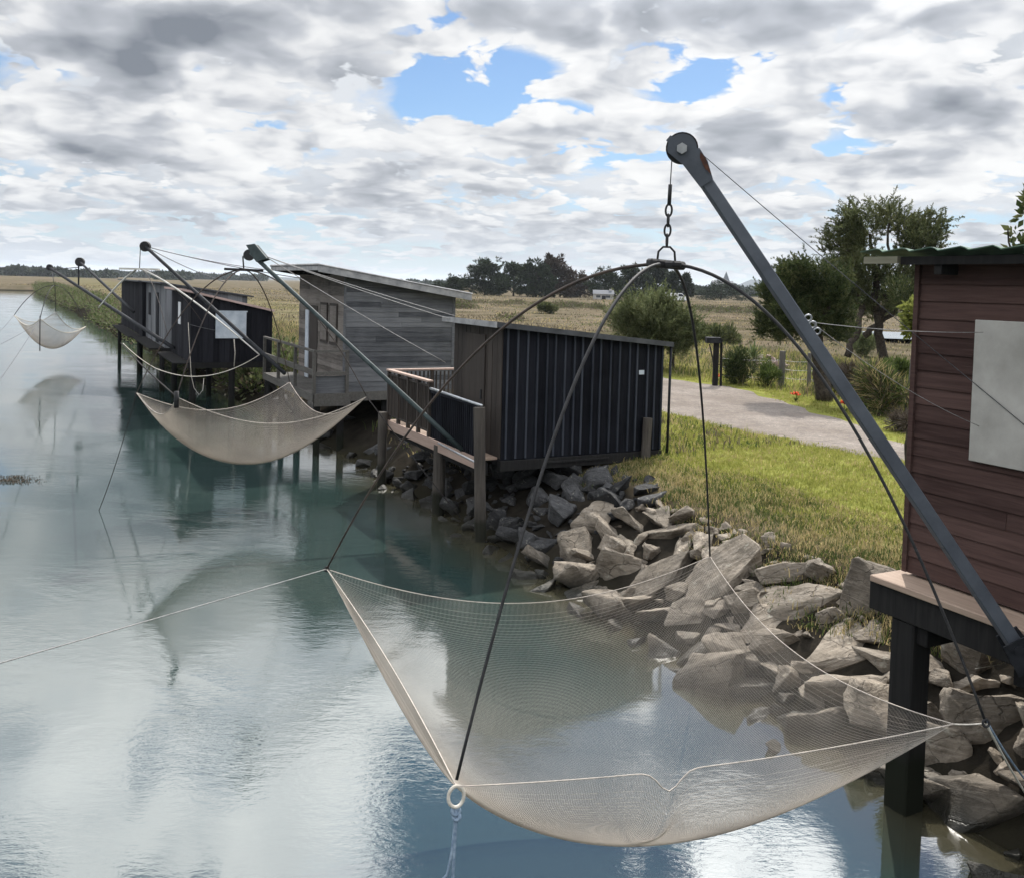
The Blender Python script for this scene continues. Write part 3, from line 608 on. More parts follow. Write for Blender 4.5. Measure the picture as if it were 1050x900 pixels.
# --- hut 2: black battened hut in the middle -----------------------------------------------
def solve_run(px_, s0, t0, along, z):     # length along 's' or 't' from (s0,t0) until the sight column px_ is reached
    lo, hi = 0.0, 12.0
    def col_(k):
        p = W(s0+(k if along == 's' else 0), t0+(k if along == 't' else 0), z); v = p-EYE; return PPX+F*v.dot(_r)/v.dot(_f)
    inc = col_(hi) > col_(lo)
    for _ in range(50):
        md = (lo+hi)/2
        if (col_(md) < px_) == inc: lo = md
        else: hi = md
    return lo
Z2 = 1.17; S2, T2 = ST(at(513, 472, Z2)); w2 = solve_run(679, S2, T2, 't', 2.2); l2 = max(1.7, solve_run(466, S2, T2, 's', 2.3))
zt0 = on_t(514, 333, T2).z - Z2
r_ = ray(680, 352); kk = (S2-(EYE-B0).dot(US))/r_.dot(US); zt1 = (EYE+r_*kk).z - Z2
print('hut2', S2, T2, w2, l2, zt0, zt1)
hut2 = empty('fishing_hut', W(S2, T2, Z2), ANG, 'black battened fishing hut with a lean-to roof in the middle of the bank', 'fishing hut', 'fishing huts along the canal')
top = roofline(zt0, zt1, w2)
mb = MB(); shell(mb, w2, l2, 0, zt0, zt1); wall_vboards(mb, 'n', w2, 0, top, .19, .004, .016, .001); mb.build('wall', 'black_wood', hut2)
mb = MB(); n = int(w2/.19)
xx = 0.05
while xx < w2-.02:
    mb.box(xx, xx+.03, -.042, -.017, .02, top(xx)-.012); xx += random.choice([.145, .19, .21, .17])
mb.build('batten', 'black_batten', hut2, bevel=.003)
mb = MB(); wall_vboards(mb, 'f', l2, .02, lambda y: zt0, .17, .012, .018, .002); mb.build('front_wall', 'brown_board', hut2)
mb = MB(); mb.box(-.046, -.019, .55, 1.28, .06, 1.86); dr = mb.build('door', 'brown_board', hut2)
h_ = MB(); h_.box(-.062, -.047, .62, .66, .85, 1.0); h_.build('handle', 'iron', dr)
mb = MB(); f = lambda x: zt0+(zt1-zt0)*x/w2+.004
mb.prism([(-.16, -.10, f(-.16)), (w2+.12, -.10, f(w2+.12)), (w2+.12, -.10, f(w2+.12)+.022), (-.16, -.10, f(-.16)+.022)], (0, l2+.22, 0))
mb.build('roof', 'roof_black', hut2)
mb = MB(); mb.prism([(-.17, -.124, f(-.16)-.05), (w2+.12, -.124, f(w2+.12)-.05), (w2+.12, -.124, f(w2+.12)+.03), (-.17, -.124, f(-.16)+.03)], (0, .022, 0)); mb.build('fascia', 'roof_black', hut2)
mb = MB(); mb.prism([(-.19, -.12, f(-.19)-.06), (-.165, -.12, f(-.165)-.06), (-.165, -.12, f(-.165)+.028), (-.19, -.12, f(-.19)+.028)], (0, l2+.26, 0)); mb.build('eave_board', 'roof_fibre', hut2)
pn = ray(658, 382); kk = (S2-.05-(EYE-B0).dot(US))/pn.dot(US); pp = EYE+pn*kk; xn = ST(pp)[1]-T2; zn = pp.z-Z2
mb = MB(); mb.box(xn-.05, xn+.05, -.050, -.0425, zn-.035, zn+.035); mb.build('name_plate', 'panel_blue', hut2)
mb = MB(); mb.box(-.02, w2, -.05, .09, -.16, -.004); mb.box(-.02, w2, l2-.1, l2, -.16, -.004); mb.box(.72, 1.9, -.075, -.052, -.085, -.05); mb.build('floor_beam', 'dark_beam', hut2, bevel=.005)
mb = MB(); mb.tube([(w2+.10, -.07, f(w2)-.03), (w2+.10, -.06, -.05)], .022, 8); mb.build('downpipe', 'boom_black', hut2, smooth=True)
# deck of hut 2: a strip along the front and a platform beyond the hut
dl = 4.15; dz = .04
mb = MB(); yy = .06
while yy < dl-.05:
    a = -.34 if yy < l2+.05 else -.36; b_ = -.02 if yy < l2+.02 else 1.3
    mb.box(a, b_, yy, yy+.115, dz-.035+random.uniform(-.003, .003), dz); yy += .125
deck = mb.build('deck', 'deck_wood', hut2, bevel=.004)
mb = MB(); mb.box(-.37, -.345, .02, dl, -.12, dz+.012); mb.build('deck_fascia', 'rail_wood', hut2)
mb = MB(); mb.box(-.30, -.18, .05, dl-.05, -.22, -.03); mb.box(1.0, 1.12, l2+.1, dl-.05, -.22, -.03); mb.build('deck_beam', 'dark_beam', hut2)
mb = MB(); rz = dz+.93
for (y0, y1) in ((2.02, dl-.02),):
    mb.box(-.385, -.285, y0, y1, rz, rz+.035)
mb.box(-.285, 1.3, dl-.11, dl-.015, rz, rz+.035); mb.build('handrail', 'rail_wood', hut2, bevel=.006)
for y in (2.05, 2.55, 3.05, 3.55, dl-.06): MB().box(-.365, -.305, y-.03, y+.03, dz, rz).build('rail_post', 'brown_board', hut2)
for x in (.5, 1.2): MB().box(x, x+.06, dl-.09, dl-.03, dz, rz).build('rail_post', 'brown_board', hut2)
mb = MB(); y = 2.1
while y < dl-.1: mb.box(-.345, -.325, y, y+.028, dz+.10, rz-.06); y += .075
mb.box(-.35, -.32, 2.05, dl-.06, dz+.09, dz+.12); mb.box(-.35, -.32, 2.05, dl-.06, rz-.08, rz-.05); x = -.25
while x < 1.25: mb.box(x, x+.028, dl-.075, dl-.055, dz+.10, rz-.02); x += .085
mb.build('baluster', 'brown_board', hut2)
mb = MB(); y = .12
while y < 1.98: mb.box(-.345, -.325, y, y+.035, dz, .82); y += .075
mb.box(-.352, -.318, .10, 2.0, .80, .84); mb.build('baluster_panel', 'black_wood', hut2)
mb = MB(); mb.tube([(-.34, -.02, .84), (-.34, 2.05, .87)], .022, 8); mb.build('pipe_rail', 'galv', hut2, smooth=True)
mb = MB(); mb.tube([(-.36, .05, -.02), (-.36, 1.55, .03)], .02, 8); mb.tube([(-.36, .95, -.01), (-.02, .95, -.02)], .018, 8); mb.build('pale_pipe', 'galv', hut2, smooth=True)
sA = ST(at(510, 546, 0)); pile(hut2, -.40, -.06, .82, -2.6, .085, lean=(.10, -.06))
sA = ST(at(448, 527, 0)); pile(hut2, sA[1]-T2+.02, sA[0]-S2, -.02, -2.6, .10)
sA = ST(at(390, 497, 0)); pile(hut2, sA[1]-T2+.02, sA[0]-S2, .20, -2.6, .085)
pile(hut2, 1.2, 3.6, -.2, -1.9, .09); pile(hut2, .4, l2-.1, -.16, -2.0, .08)
pile(hut2, w2-.35, -.12, .55, -.7, .075, lean=(-.05, 0))
# --- hut 3: grey clapboard hut -------------------------------------------------------------
Z3 = 1.33; S3, T3 = ST(at(353, 402, Z3)); w3 = solve_run(465, S3, T3, 't', 2.6); l3 = 4.1
pz = lambda px_, py_, s0: (EYE+ray(px_, py_)*((s0-(EYE-B0).dot(US))/ray(px_, py_).dot(US))).z
h30 = pz(355, 282, S3)-Z3; h31 = pz(466, 303, S3)-Z3
print('hut3', S3, T3, w3, l3, h30, h31)
hut3 = empty('fishing_hut', W(S3, T3, Z3), ANG, 'silvery grey clapboard fishing hut with a corrugated roof and porch deck', 'fishing hut', 'fishing huts along the canal')
top = roofline(h30, h31, w3)
mb = MB(); wall_hboards(mb, 'n', w3, 0, top, .112, .010); shell(mb, w3, l3, 0, h30, h31); mb.build('wall', 'grey_clap', hut3)
mb = MB(); wall_hboards(mb, 'f', l3, .0, lambda y: h30, .112, .010); mb.build('front_wall', 'brown_clap', hut3)
MB().box(-.035, -.001, -.03, .05, 0, h30-.02).build('corner_board', 'grey_clap', hut3); MB().box(w3-.05, w3+.02, -.03, .0, 0, h31-.02).build('corner_board', 'grey_clap', hut3)
mb = MB(); mb.box(-.045, -.02, 3.05, 3.35, .02, 1.72); mb.build('open_door', 'panel_blue', hut3)
mb = MB(); mb.box(-.030, -.021, 2.25, 3.0, .02, 1.85); mb.build('door', 'brown_board', hut3)
for y in (.55, 1.35):
    mb = MB(); fr = mb.box(-.042, -.02, y, y+.62, 1.0, 1.95).build('window', 'brown_board', hut3)
    MB().box(-.048, -.0425, y+.06, y+.56, 1.06, 1.89).build('pane', 'brown_clap', fr)
f3 = lambda x: h30+(h31-h30)*x/w3+.07
mb = MB(); roof_sheet(mb, -.72, w3+.35, -.28, l3+.35, lambda x: f3(x), .105, .020, .010); mb.build('roof', 'roof_fibre', hut3)
mb = MB(); mb.prism([(-.70, -.262, f3(-.70)-.13), (w3+.33, -.262, f3(w3+.33)-.13), (w3+.33, -.262, f3(w3+.33)+.045), (-.70, -.262, f3(-.70)+.045)], (0, .03, 0)); mb.box(-.70, -.67, -.23, l3+.3, f3(-.7)-.10, f3(-.7)-.005); mb.build('fascia', 'roof_fibre', hut3)
mb = MB()
for y in (-.1, 1.3, 2.7, l3): mb.prism([(-.66, y, f3(-.66)-.10), (w3+.2, y, f3(w3+.2)-.10), (w3+.2, y, f3(w3+.2)-.004), (-.66, y, f3(-.66)-.004)], (0, .06, 0))
mb.build('rafter', 'dark_beam', hut3)
# lamp on the gable wall
mb = MB(); px3 = w3-.12; mb.box(px3-.1, px3+.05, -.14, -.03, 1.62, 1.68); mb.build('wall_lamp', 'paint_white', hut3, bevel=.01)
fx = -.80
mb = MB(); y = -.45
while y < 4.55: mb.box(fx, -.015, y, y+.125, -.03, .0); y += .135
mb.build('deck', 'grey_rail', hut3)
mb = MB(); mb.box(fx-.03, fx, -.45, 4.6, -.15, .02); mb.box(fx, .0, -.48, -.45, -.24, .02); mb.box(fx+.1, fx+.2, -.4, 4.5, -.22, -.032); mb.box(-.02, w3, -.06, .06, -.2, -.002); mb.build('deck_beam', 'grey_rail', hut3)
mb = MB(); mb.box(fx-.03, fx+.03, -.45, 4.6, .92, .97); mb.box(fx-.025, fx+.02, -.4, 4.6, .42, .54); mb.box(fx+.03, -.04, -.46, -.41, .92, .97); mb.box(fx+.03, -.04, -.455, -.415, .42, .50); mb.build('handrail', 'grey_rail', hut3)
for y in (-.45, 1.2, 2.9, 4.5): MB().box(fx-.035, fx+.035, y, y+.07, -.15, .94).build('rail_post', 'grey_rail', hut3)
MB().box(-.11, -.04, -.46, -.39, -.1, .94).build('rail_post', 'grey_rail', hut3)
mb = MB(); mb.prism([(fx+.03, -.405, .03), (-.1, -.405, .03), (-.1, -.405, .40), (fx+.03, -.405, .40)], (0, .02, 0)); mb.build('kick_board', 'grey_clap', hut3)
for (x, y) in ((fx+.1, -.3), (fx+.1, 1.4), (fx+.1, 3.0), (fx+.12, 4.4), (-.05, .1), (1.0, .15)): pile(hut3, x, y, -.15, -2.3, .075, 'dark_beam')
mb = MB(); mb.tube([(fx+.1, 4.4, -.2), (-.05, 3.2, -1.2)], .05, 6); mb.build('brace', 'dark_beam', hut3)
# --- hut 4: tarred hut with a white panel ---------------------------------------------------
Z4 = 1.45; S4, T4 = ST(at(196, 372, Z4)); w4 = solve_run(279, S4, T4, 't', 2.2)
h40 = pz(196, 301, S4)-Z4; h41 = pz(279, 320, S4)-Z4; l4 = solve_run(177, S4, T4, 's', 2.2)
print('hut4', S4, T4, w4, l4, h40, h41)
hut4 = empty('fishing_hut', W(S4, T4, Z4), ANG, 'tarred black plank fishing hut with a pale square shutter and pink roof edge', 'fishing hut', 'fishing huts along the canal')
top = roofline(h40, h41, w4)
mb = MB(); wall_vboards(mb, 'n', w4, 0, top, .15, .008, .02, .004); wall_vboards(mb, 'f', l4, 0, lambda y: h40, .15, .008, .02, .004); shell(mb, w4, l4, 0, h40, h41); mb.build('wall', 'tar_wood', hut4)
f4 = lambda x: h40+(h41-h40)*x/w4+.01
mb = MB(); mb.prism([(-.25, -.10, f4(-.25)), (w4+.04, -.10, f4(w4+.04)), (w4+.04, -.10, f4(w4+.04)+.06), (-.25, -.10, f4(-.25)+.06)], (0, l4+.2, 0)); mb.build('roof', 'roof_pink', hut4)
q0 = EYE+ray(221, 320)*((S4-(EYE-B0).dot(US))/ray(221, 320).dot(US)); q1 = EYE+ray(252, 347)*((S4-(EYE-B0).dot(US))/ray(252, 347).dot(US))
xa, xb = ST(q0)[1]-T4, ST(q1)[1]-T4
mb = MB(); mb.box(xa, xb, -.06, -.025, q1.z-Z4, q0.z-Z4); mb.box(xa-.03, xb+.03, -.065, -.02, q0.z-Z4, q0.z-Z4+.035); mb.build('shutter', 'panel_blue', hut4)
mb = MB(); mb.box(-.035, -.022, l4*.5, l4*.5+.5, .95, 1.6); mb.build('window', 'paint_white', hut4)
mb = MB(); mb.box(-.1, w4, -.05, .08, -.16, -.002); mb.box(-.1, w4, l4-.1, l4, -.16, -.002); mb.box(-.45, -.02, .1, l4, -.05, -.01); mb.build('floor_beam', 'dark_beam', hut4)
for (x, y) in ((.05, .05), (w4*.5, .05), (w4-.1, .05), (.05, l4-.1), (w4*.5, l4-.1)): pile(hut4, x, y, -.16, -2.4, .085, 'dark_beam')
# --- huts 5 and 6: two plank huts in line behind ----------------------------------------------
def far_hut(pa, pb, Zf, topy, m, label, w=2.6, doors=True):
    s0, t0 = ST(at(pa[0], pa[1], Zf)); l = solve_run(pb, s0, t0, 's', 2.2); p = W(s0, t0, 0); hh = on_t(pa[0], topy, t0).z-Zf
    h = empty('fishing_hut', W(s0, t0, Zf), ANG, label, 'fishing hut', 'fishing huts along the canal')
    tp = roofline(hh, hh-.35, w)
    mb = MB(); wall_vboards(mb, 'f', l, 0, lambda y: hh, .16, .012, .02, .006); wall_vboards(mb, 'n', w, 0, tp, .16, .01, .02, .004); shell(mb, w, l, 0, hh, hh-.35); mb.build('wall', m, h)
    ff = lambda x: hh-.35*x/w+.008
    mb = MB(); mb.prism([(-.2, -.1, ff(-.2)), (w+.2, -.1, ff(w+.2)), (w+.2, -.1, ff(w+.2)+.05), (-.2, -.1, ff(-.2)+.05)], (0, l+.2, 0)); mb.build('roof', 'roof_black', h)
    if doors:
        mb = MB(); mb.box(-.04, -.022, l*.25, l*.25+.75, .05, hh-.3); mb.build('door', 'black_wood', h)
        mb = MB(); mb.box(-.04, -.022, l*.6, l*.6+.7, .9, hh-.35); mb.build('window', 'black_wood', h)
    mb = MB(); mb.box(-.15, w, -.05, .1, -.17, -.002); mb.box(-.15, w, l-.15, l, -.17, -.002); mb.box(-.5, -.02, .1, l*.9, -.06, -.01); mb.build('floor_beam', 'dark_beam', h)
    for x in (-.1, w-.1):
        for y in (.1, l-.1): pile(h, x, y, -.17, -2.4, .085, 'dark_beam')
    print(label, s0, t0, l, hh); return h, s0, t0, l
hut5, S5, T5, l5 = far_hut((170, 357), 147, 1.45, 292, 'grey_plank', 'silvered grey plank fishing hut between the pink edged hut and the far dark hut')
hut6, S6, T6, l6 = far_hut((146, 345), 125, 1.45, 290, 'tar_wood', 'smallest and farthest black plank fishing hut at the end of the row', doors=False)
huts_clear += [(-3, .8, -.3, 3), (S2-.1, S2+l2+.1, T2, T2+w2+.05), (S3, S3+l3, T3, T3+w3), (S4, S4+l4, T4, T4+w4), (S5, S5+l5, T5, T5+2.6), (S6, S6+l6, T6, T6+2.6)]
# ------------------------------------------------------------------ lift nets
m, g, b, o = mat('net_thread'); isl = g.noise(obj_co(g), 1.6, 3, .5)
c = g.mix(g.mapr(isl, .3, .7), (.46, .42, .375), (.64, .59, .53)); setp(g, b, c, .9, 0, None, .1)
tr = g.new('ShaderNodeBsdfTranslucent'); g.put(tr.inputs[0], c); mx = g.new('ShaderNodeMixShader'); mx.inputs[0].default_value = .5
g.l.new(b.outputs[0], mx.inputs[1]); g.l.new(tr.outputs[0], mx.inputs[2]); g.l.new(mx.outputs[0], o.inputs[0]); MT['net'] = m
def net_surface(A, B, C, D, eAB, eBC, eCD, eDA, belly, pull=.08, shape=.62, dip=None, flow=(.5, .5)):
    A, B, C, D = [np.array(p, float) for p in (A, B, C, D)]; cen = (A+B+C+D)/4
    def f(u, v):
        u = np.asarray(u, float)[..., None]; v = np.asarray(v, float)[..., None]
        P = A*(1-u)*(1-v)+B*u*(1-v)+C*u*v+D*(1-u)*v
        qu, qv = 4*u*(1-u), 4*v*(1-v)
        dz = eAB*qu*(1-v)+eCD*qu*v+eDA*qv*(1-u)+eBC*qv*u
        inw = pull*(qu*(1-v)**2+qu*v**2+qv*(1-u)**2+qv*u**2)
        hor = (cen-P)*np.array([1, 1, 0.]); P = P+hor*inw
        bl = belly*np.maximum(qu*qv, 0)**shape
        P = P-np.concatenate([0*dz, 0*dz, dz+bl], -1)
        if dip:
            (du, dv, ru, rv, am) = dip; k = am*np.exp(-((u-du)/ru)**2-((v-dv)/rv)**2); P = P-np.concatenate([0*k, 0*k, k], -1)
        return P
    return f
def thread_mesh(name, f, n1, n2, seg, r, m, parent, origin):
    V = []; Fc = []; o = 0
    def strands(UV):                        # UV (k, seg+1, 2)
        nonlocal o
        P = f(UV[..., 0], UV[..., 1])-np.array(origin); k, mm = P.shape[:2]
        T = np.gradient(P, axis=1); T /= np.linalg.norm(T, axis=-1, keepdims=True)+1e-9
        a = np.cross(T, np.array([0, 0, 1.])); a /= np.linalg.norm(a, axis=-1, keepdims=True)+1e-9; bb = np.cross(a, T)
        ring = np.stack([P+(a*math.cos(t)+bb*math.sin(t))*r for t in (0.5, 2.6, 4.7)], 2)       # k,mm,3,3
        V.append(ring.reshape(-1, 3)); idx = np.arange(k*mm*3).reshape(k, mm, 3)+o; o += k*mm*3
        for q in range(3):
            q2 = (q+1) % 3; Fc.append(np.stack([idx[:, :-1, q], idx[:, :-1, q2], idx[:, 1:, q2], idx[:, 1:, q]], -1).reshape(-1, 4))
    tt = np.linspace(0, 1, seg+1)
    us = np.linspace(0, 1, n1+1); strands(np.stack(np.broadcast_arrays(us[:, None], tt[None]), -1))
    vs = np.linspace(0, 1, n2+1); strands(np.stack(np.broadcast_arrays(tt[None], vs[:, None]), -1))
    return mesh_np(name, np.concatenate(V), np.concatenate(Fc), m, parent)
def edge_pts(f, e, n=40):
    q = np.linspace(0, 1, n+1); z = np.zeros_like(q); o_ = np.ones_like(q)
    P = {'AB': f(q, z), 'BC': f(o_, q), 'CD': f(1-q, o_), 'DA': f(z, 1-q)}[e]; return [Vector(p) for p in P]
def hoop(apex, end, n=20, p=2.0, start=.10, mid=0.0):
    apex, end = Vector(apex), Vector(end); d = end-apex; hz = Vector((d.x, d.y, 0)); L = hz.length; out = []
    for i in range(n+1):
        k = start/L+(1-start/L)*i/n; out.append(apex+hz*k+Vector((0, 0, d.z*(k**p)+mid*math.sin(math.pi*k))))
    return out
# --- the near net ---
A = at(335, 583, 1.62); B = at(468, 806, 1.60); C = at(978, 742, 1.60); D = at(728, 570, 1.62)
apex = atd(683, 271, 5.75); NO = (A+B+C+D)/4; NO.z = 0
net1 = empty('lift_net', NO, 0, 'large square lift net hanging in the foreground from a domed four-armed frame', 'fishing net', 'lift nets over the canal')
f1 = net_surface(A, B, C, D, .06, .10, .20, .30, .78, .05, .50, dip=(1.0, .40, .07, .030, .10))
thread_mesh('netting', f1, 300, 300, 90, .00082, 'net', net1, NO)
loc = lambda pts: [Vector(p)-NO for p in pts]
mb = MB()
for e in ('AB', 'BC', 'CD', 'DA'): mb.tube(loc(edge_pts(f1, e, 70)), .0034, 6)
mb.build('rim_rope', 'rim_cord', net1, smooth=True)
Aend = A; Bend = B+Vector((0, 0, .03)); Cend = at(1011, 741, 1.62); Dend = D
for e_, pw, mm in ((Aend, 2.0, 'brown_tube'), (Bend, 2.05, 'iron'), (Cend, 2.0, 'iron'), (Dend, 2.3, 'iron')):
    pts = loc(hoop(apex, e_, 26, pw)); r = [.0115-.0045*i/26 for i in range(27)]
    MB().tube(pts, r, 8).build('hoop_arm', mm, net1, smooth=True)
ap = apex-NO
mb = MB(); mb.box(-.13, .13, -.035, .035, -.028, .024); pl_ = mb.build('hub_plate', 'iron', net1, bevel=.012); pl_.location = ap; pl_.rotation_euler = (0, R(3), R(24))
mb = MB(); mb.box(-.035, .035, -.13, .13, -.022, .018); pl2 = mb.build('hub_plate', 'iron', net1, bevel=.012); pl2.location = ap; pl2.rotation_euler = (0, 0, R(24))
mb = MB(); mb.tube([ap+Vector(v) for v in ((-.055, 0, .02), (-.05, 0, .075), (-.022, 0, .105), (.022, 0, .105), (.05, 0, .075), (.055, 0, .02))], .007, 8); mb.build('lifting_bail', 'iron', net1, smooth=True)
mb = MB()
hd = atd(689, 162, 5.75)-NO; lk = ap+Vector((0, 0, .125)); dirv = (hd-lk).normalized()
for i, (ln, ax) in enumerate(((.075, (1, 0, 0)), (.085, (0, 1, 0)), (.085, (1, 0, 0)), (.075, (.3, 1, 0)))):
    c_ = lk+dirv*(.02+.062*i); mb.ring(c_, ax, .019, .0065, 18, 8, 0, 2.0, dirv)
mb.build('chain', 'iron', net1, smooth=True)
k0 = lk+dirv*.235
MB().tube([k0, k0+dirv*.13], .012, 10).build('swivel_rod', 'iron', net1, smooth=True)
MB().tube([k0+dirv*.12, hd], .0035, 6).build('hoist_cable', 'cable', net1, smooth=True)
mb = MB(); bl = B-NO; mb.ring(bl+Vector((0, 0, -.045)), (.4, -1, .1), .036, .008, 20, 8, 0, 1.25); mb.build('corner_ring', 'rope_white', net1, smooth=True)
mb = MB(); mb.ring(A-NO, (.2, -1, .6), .018, .006, 14, 6); mb.build('corner_ring', 'iron', net1, smooth=True)
mb = MB(); mb.ring(Cend-NO, (.2, -1, .2), .018, .007, 14, 6); mb.build('corner_ring', 'iron', net1, smooth=True)
rope('corner_lashing', loc(sag_line(C, Cend, .004)), .004, 'rope_white', parent=net1)
rope('lashing_cord', loc(sag_line(on_t(612, 601, -1.3), D.lerp(A, .02)+Vector((0, 0, -.06)), .16)), .0035, 'rope_white', parent=net1) if False else None
e0 = bl+Vector((0, 0, -.09))
pts = [e0, e0+Vector((.0, 0, -.06)), e0+Vector((-.006, .0, -.3)), e0+Vector((-.016, 0, -.8)), e0+Vector((-.03, .0, -1.62))]
tail = empty('blue_rope', B+Vector((0, 0, -.09)), 0, 'frayed blue grey rope hanging from the near corner ring of the big net', 'rope')
z0 = B+Vector((0, 0, -.09))
MB().tube([Vector(p)+NO-z0 for p in pts], [.008, .0095, .007, .0065, .0065], 8).build('cord', 'rope_blue', tail, smooth=True)
mb = MB(); mb.ring((0, 0, -.02), (.3, -1, .2), .016, .009, 12, 8); mb.ring((.004, 0, -.045), (-.3, -1, .5), .014, .009, 12, 8); mb.build('knot', 'rope_blue', tail, smooth=True)
MB().tube([(0, 0, -.05), (-.012, 0, -.20), (-.030, -.01, -.30), (-.066, -.012, -.34), (-.082, -.01, -.385), (-.088, -.012, -.42)], [.006, .006, .006, .006, .006, .003], 7).build('loose_end', 'rope_blue', tail, smooth=True)
# --- second net, further along ---
L2n = at(140, 403, 1.92); K2n = at(181, 407, 2.02); R2n = at(376, 407, 1.92); Bk2 = at(297, 392, 1.92)
K2n = atd(181, 407, 13.4); NO2 = (L2n+K2n+R2n+Bk2)/4; NO2.z = 0
net2 = empty('lift_net', NO2, 0, 'pale deep-bellied lift net hung low over the water before the grey clapboard hut', 'fishing net', 'lift nets over the canal')
f2 = net_surface(L2n, K2n, R2n, Bk2, .30, .42, .42, .38, .42, .05, .55)
thread_mesh('netting', f2, 190, 190, 44, .0017, 'net', net2, NO2)
loc2 = lambda pts: [Vector(p)-NO2 for p in pts]
mb = MB()
for e in ('AB', 'BC', 'CD', 'DA'): mb.tube(loc2(edge_pts(f2, e)), .006, 6)
mb.build('rim_rope', 'rim_cord', net2, smooth=True)
apex2 = atd(250, 277, 15.1)
for e_ in (L2n, K2n, R2n, Bk2):
    MB().tube(loc2(hoop(apex2, e_, 18, 1.9)), [.012-.005*i/18 for i in range(19)], 7).build('hoop_arm', 'brown_tube', net2, smooth=True)
p2 = apex2-NO2
mb = MB(); mb.box(-.31, .31, -.03, .03, -.02, .02); q_ = mb.build('hub_plate', 'iron', net2, bevel=.008); q_.location = p2; q_.rotation_euler = (0, R(1), R(6))
mb = MB(); mb.box(-.03, .03, -.2, .2, -.018, .018); q_ = mb.build('hub_plate', 'iron', net2, bevel=.008); q_.location = p2+Vector((0, 0, .006))
hd2 = atd(249, 263, 15.1)
MB().tube([p2, hd2-NO2], .012, 8).build('swivel_rod', 'iron', net2, smooth=True)
mb = MB(); mb.tube(loc2([K2n+Vector((0, 0, .08)), K2n+Vector((.0, 0, -.16))]), .035, 8); mb.build('float', 'iron', net2, smooth=True)
# --- third frame: bleached hoop with its net slack ---
apex3 = atd(143, 276, 23.5); NO3 = Vector((apex3.x, apex3.y, 0))
net3 = empty('lift_net', NO3, 0, 'bleached white net frame with its slack rim rope hanging before the pink edged hut', 'fishing net', 'lift nets over the canal')
ends3 = [atd(101, 316, 23.8), atd(266, 364, 22.2), atd(207, 330, 25.0), atd(172, 345, 21.6)]
for k, e_ in enumerate(ends3):
    MB().tube([p-NO3 for p in hoop(apex3, e_, 16, (1.35, 1.25, 1.7, 1.9)[k])], [(.026, .026, .009, .009)[k]*(1-.4*i/16) for i in range(17)], 7).build('hoop_arm', ('white_tube', 'white_tube', 'brown_tube', 'brown_tube')[k], net3, smooth=True)
mb = MB(); mb.box(-.5, .5, -.05, .05, -.03, .02); q_ = mb.build('hub_plate', 'white_tube', net3); q_.location = apex3-NO3
MB().tube([apex3-NO3, atd(144, 254, 23.5)-NO3], .012, 6).build('hoist_cable', 'cable', net3, smooth=True)
g0 = atd(160, 378, 22.5); mb = MB()
mb.tube([p-NO3 for p in sag_line(g0, ends3[1], .34)], .010, 6); mb.tube([p-NO3 for p in sag_line(atd(126, 352, 24), g0, .05)], .008, 6); mb.build('rim_rope', 'rope_white', net3, smooth=True)
# --- farthest net ---
fa4 = at(14.5, 323.5, 1.95); fb4 = atd(41, 327, 34.2); fc4 = at(88, 335, 1.3); fd4 = atd(25, 317, 38.5); fd4 = atd(57, 320, 38.5)
NO4 = (fa4+fb4+fc4+fd4)/4; NO4.z = 0
net4 = empty('lift_net', NO4, 0, 'small distant lift net near the left edge of the canal', 'fishing net', 'lift nets over the canal')
f4n = net_surface(fa4, fb4, fc4, fd4, .35, .40, .35, .35, .55, .05, .6)
thread_mesh('netting', f4n, 80, 80, 26, .0035, 'net', net4, NO4)
mb = MB()
for e in ('AB', 'BC', 'CD', 'DA'): mb.tube([p-NO4 for p in edge_pts(f4n, e, 20)], .016, 5)
mb.build('rim_rope', 'rope_white', net4, smooth=True)
apex4 = atd(56, 293, 36)
for e_ in (fa4, fb4, fc4, fd4): MB().tube([p-NO4 for p in hoop(apex4, e_, 12, 1.9)], .014, 6).build('hoop_arm', 'iron', net4, smooth=True)
MB().tube([apex4-NO4, atd(53, 278, 36)-NO4], .012, 5).build('hoist_cable', 'cable', net4, smooth=True)
MB().tube([fb4-NO4+Vector((0, 0, .1)), fb4-NO4-Vector((0, 0, 1.2))], .02, 6).build('corner_cord', 'rope_dark', net4, smooth=True)
# ------------------------------------------------------------------ booms
def boom(foot, tip, r, mt, label, square=False, n=10):
    foot, tip = Vector(foot), Vector(tip); h = empty('lifting_boom', foot, 0, label, 'boom', 'lifting booms on the hut decks')
    d = tip-foot; MB().tube([d*(i/8) for i in range(9)], [r*(1.0-.12*i/8) for i in range(9)], 4 if square else n).build('spar', mt, h, smooth=not square, bevel=.006 if square else 0)
    return h, d
bf = at(1046, 668, 1.58); bt = atd(703, 156, 5.72)
b1, d1 = boom(bf, bt, .060, 'boom_grey', 'thick grey steel boom slanting up from the right edge with a pulley head', True)
ax = d1.normalized(); vw = (bf+d1-EYE).normalized(); sd = (vw - ax*vw.dot(ax)).normalized(); up_ = sd.cross(ax).normalized()
if up_.z < 0: up_ = -up_
def plate(mb, c, pts, th, off):
    poly = [c+ax*a+up_*b_+sd*off for (a, b_) in pts]; mb.prism(poly, sd*th)
cir = [(.03+.088*math.cos(R(t)), -.006+.088*math.sin(R(t))) for t in range(-70, 131, 15)]
cheek = cir+[(-.03, .080), (-.12, .078), (-.23, .045), (-.23, -.045), (-.06, -.055)]
for off, mmx in ((-.055, 'boom_grey'), (.040, 'boom_grey')):
    mb = MB(); plate(mb, d1, cheek, .012, off); mb.build('cheek_plate', mmx, b1)
mb = MB(); plate(mb, d1, [(-.05, .072), (-.10, .077), (-.20, .052), (-.15, .040), (-.08, .050)], .004, -.060); mb.build('rust_patch', 'rust', b1)
wc = d1+ax*.03-up_*.006
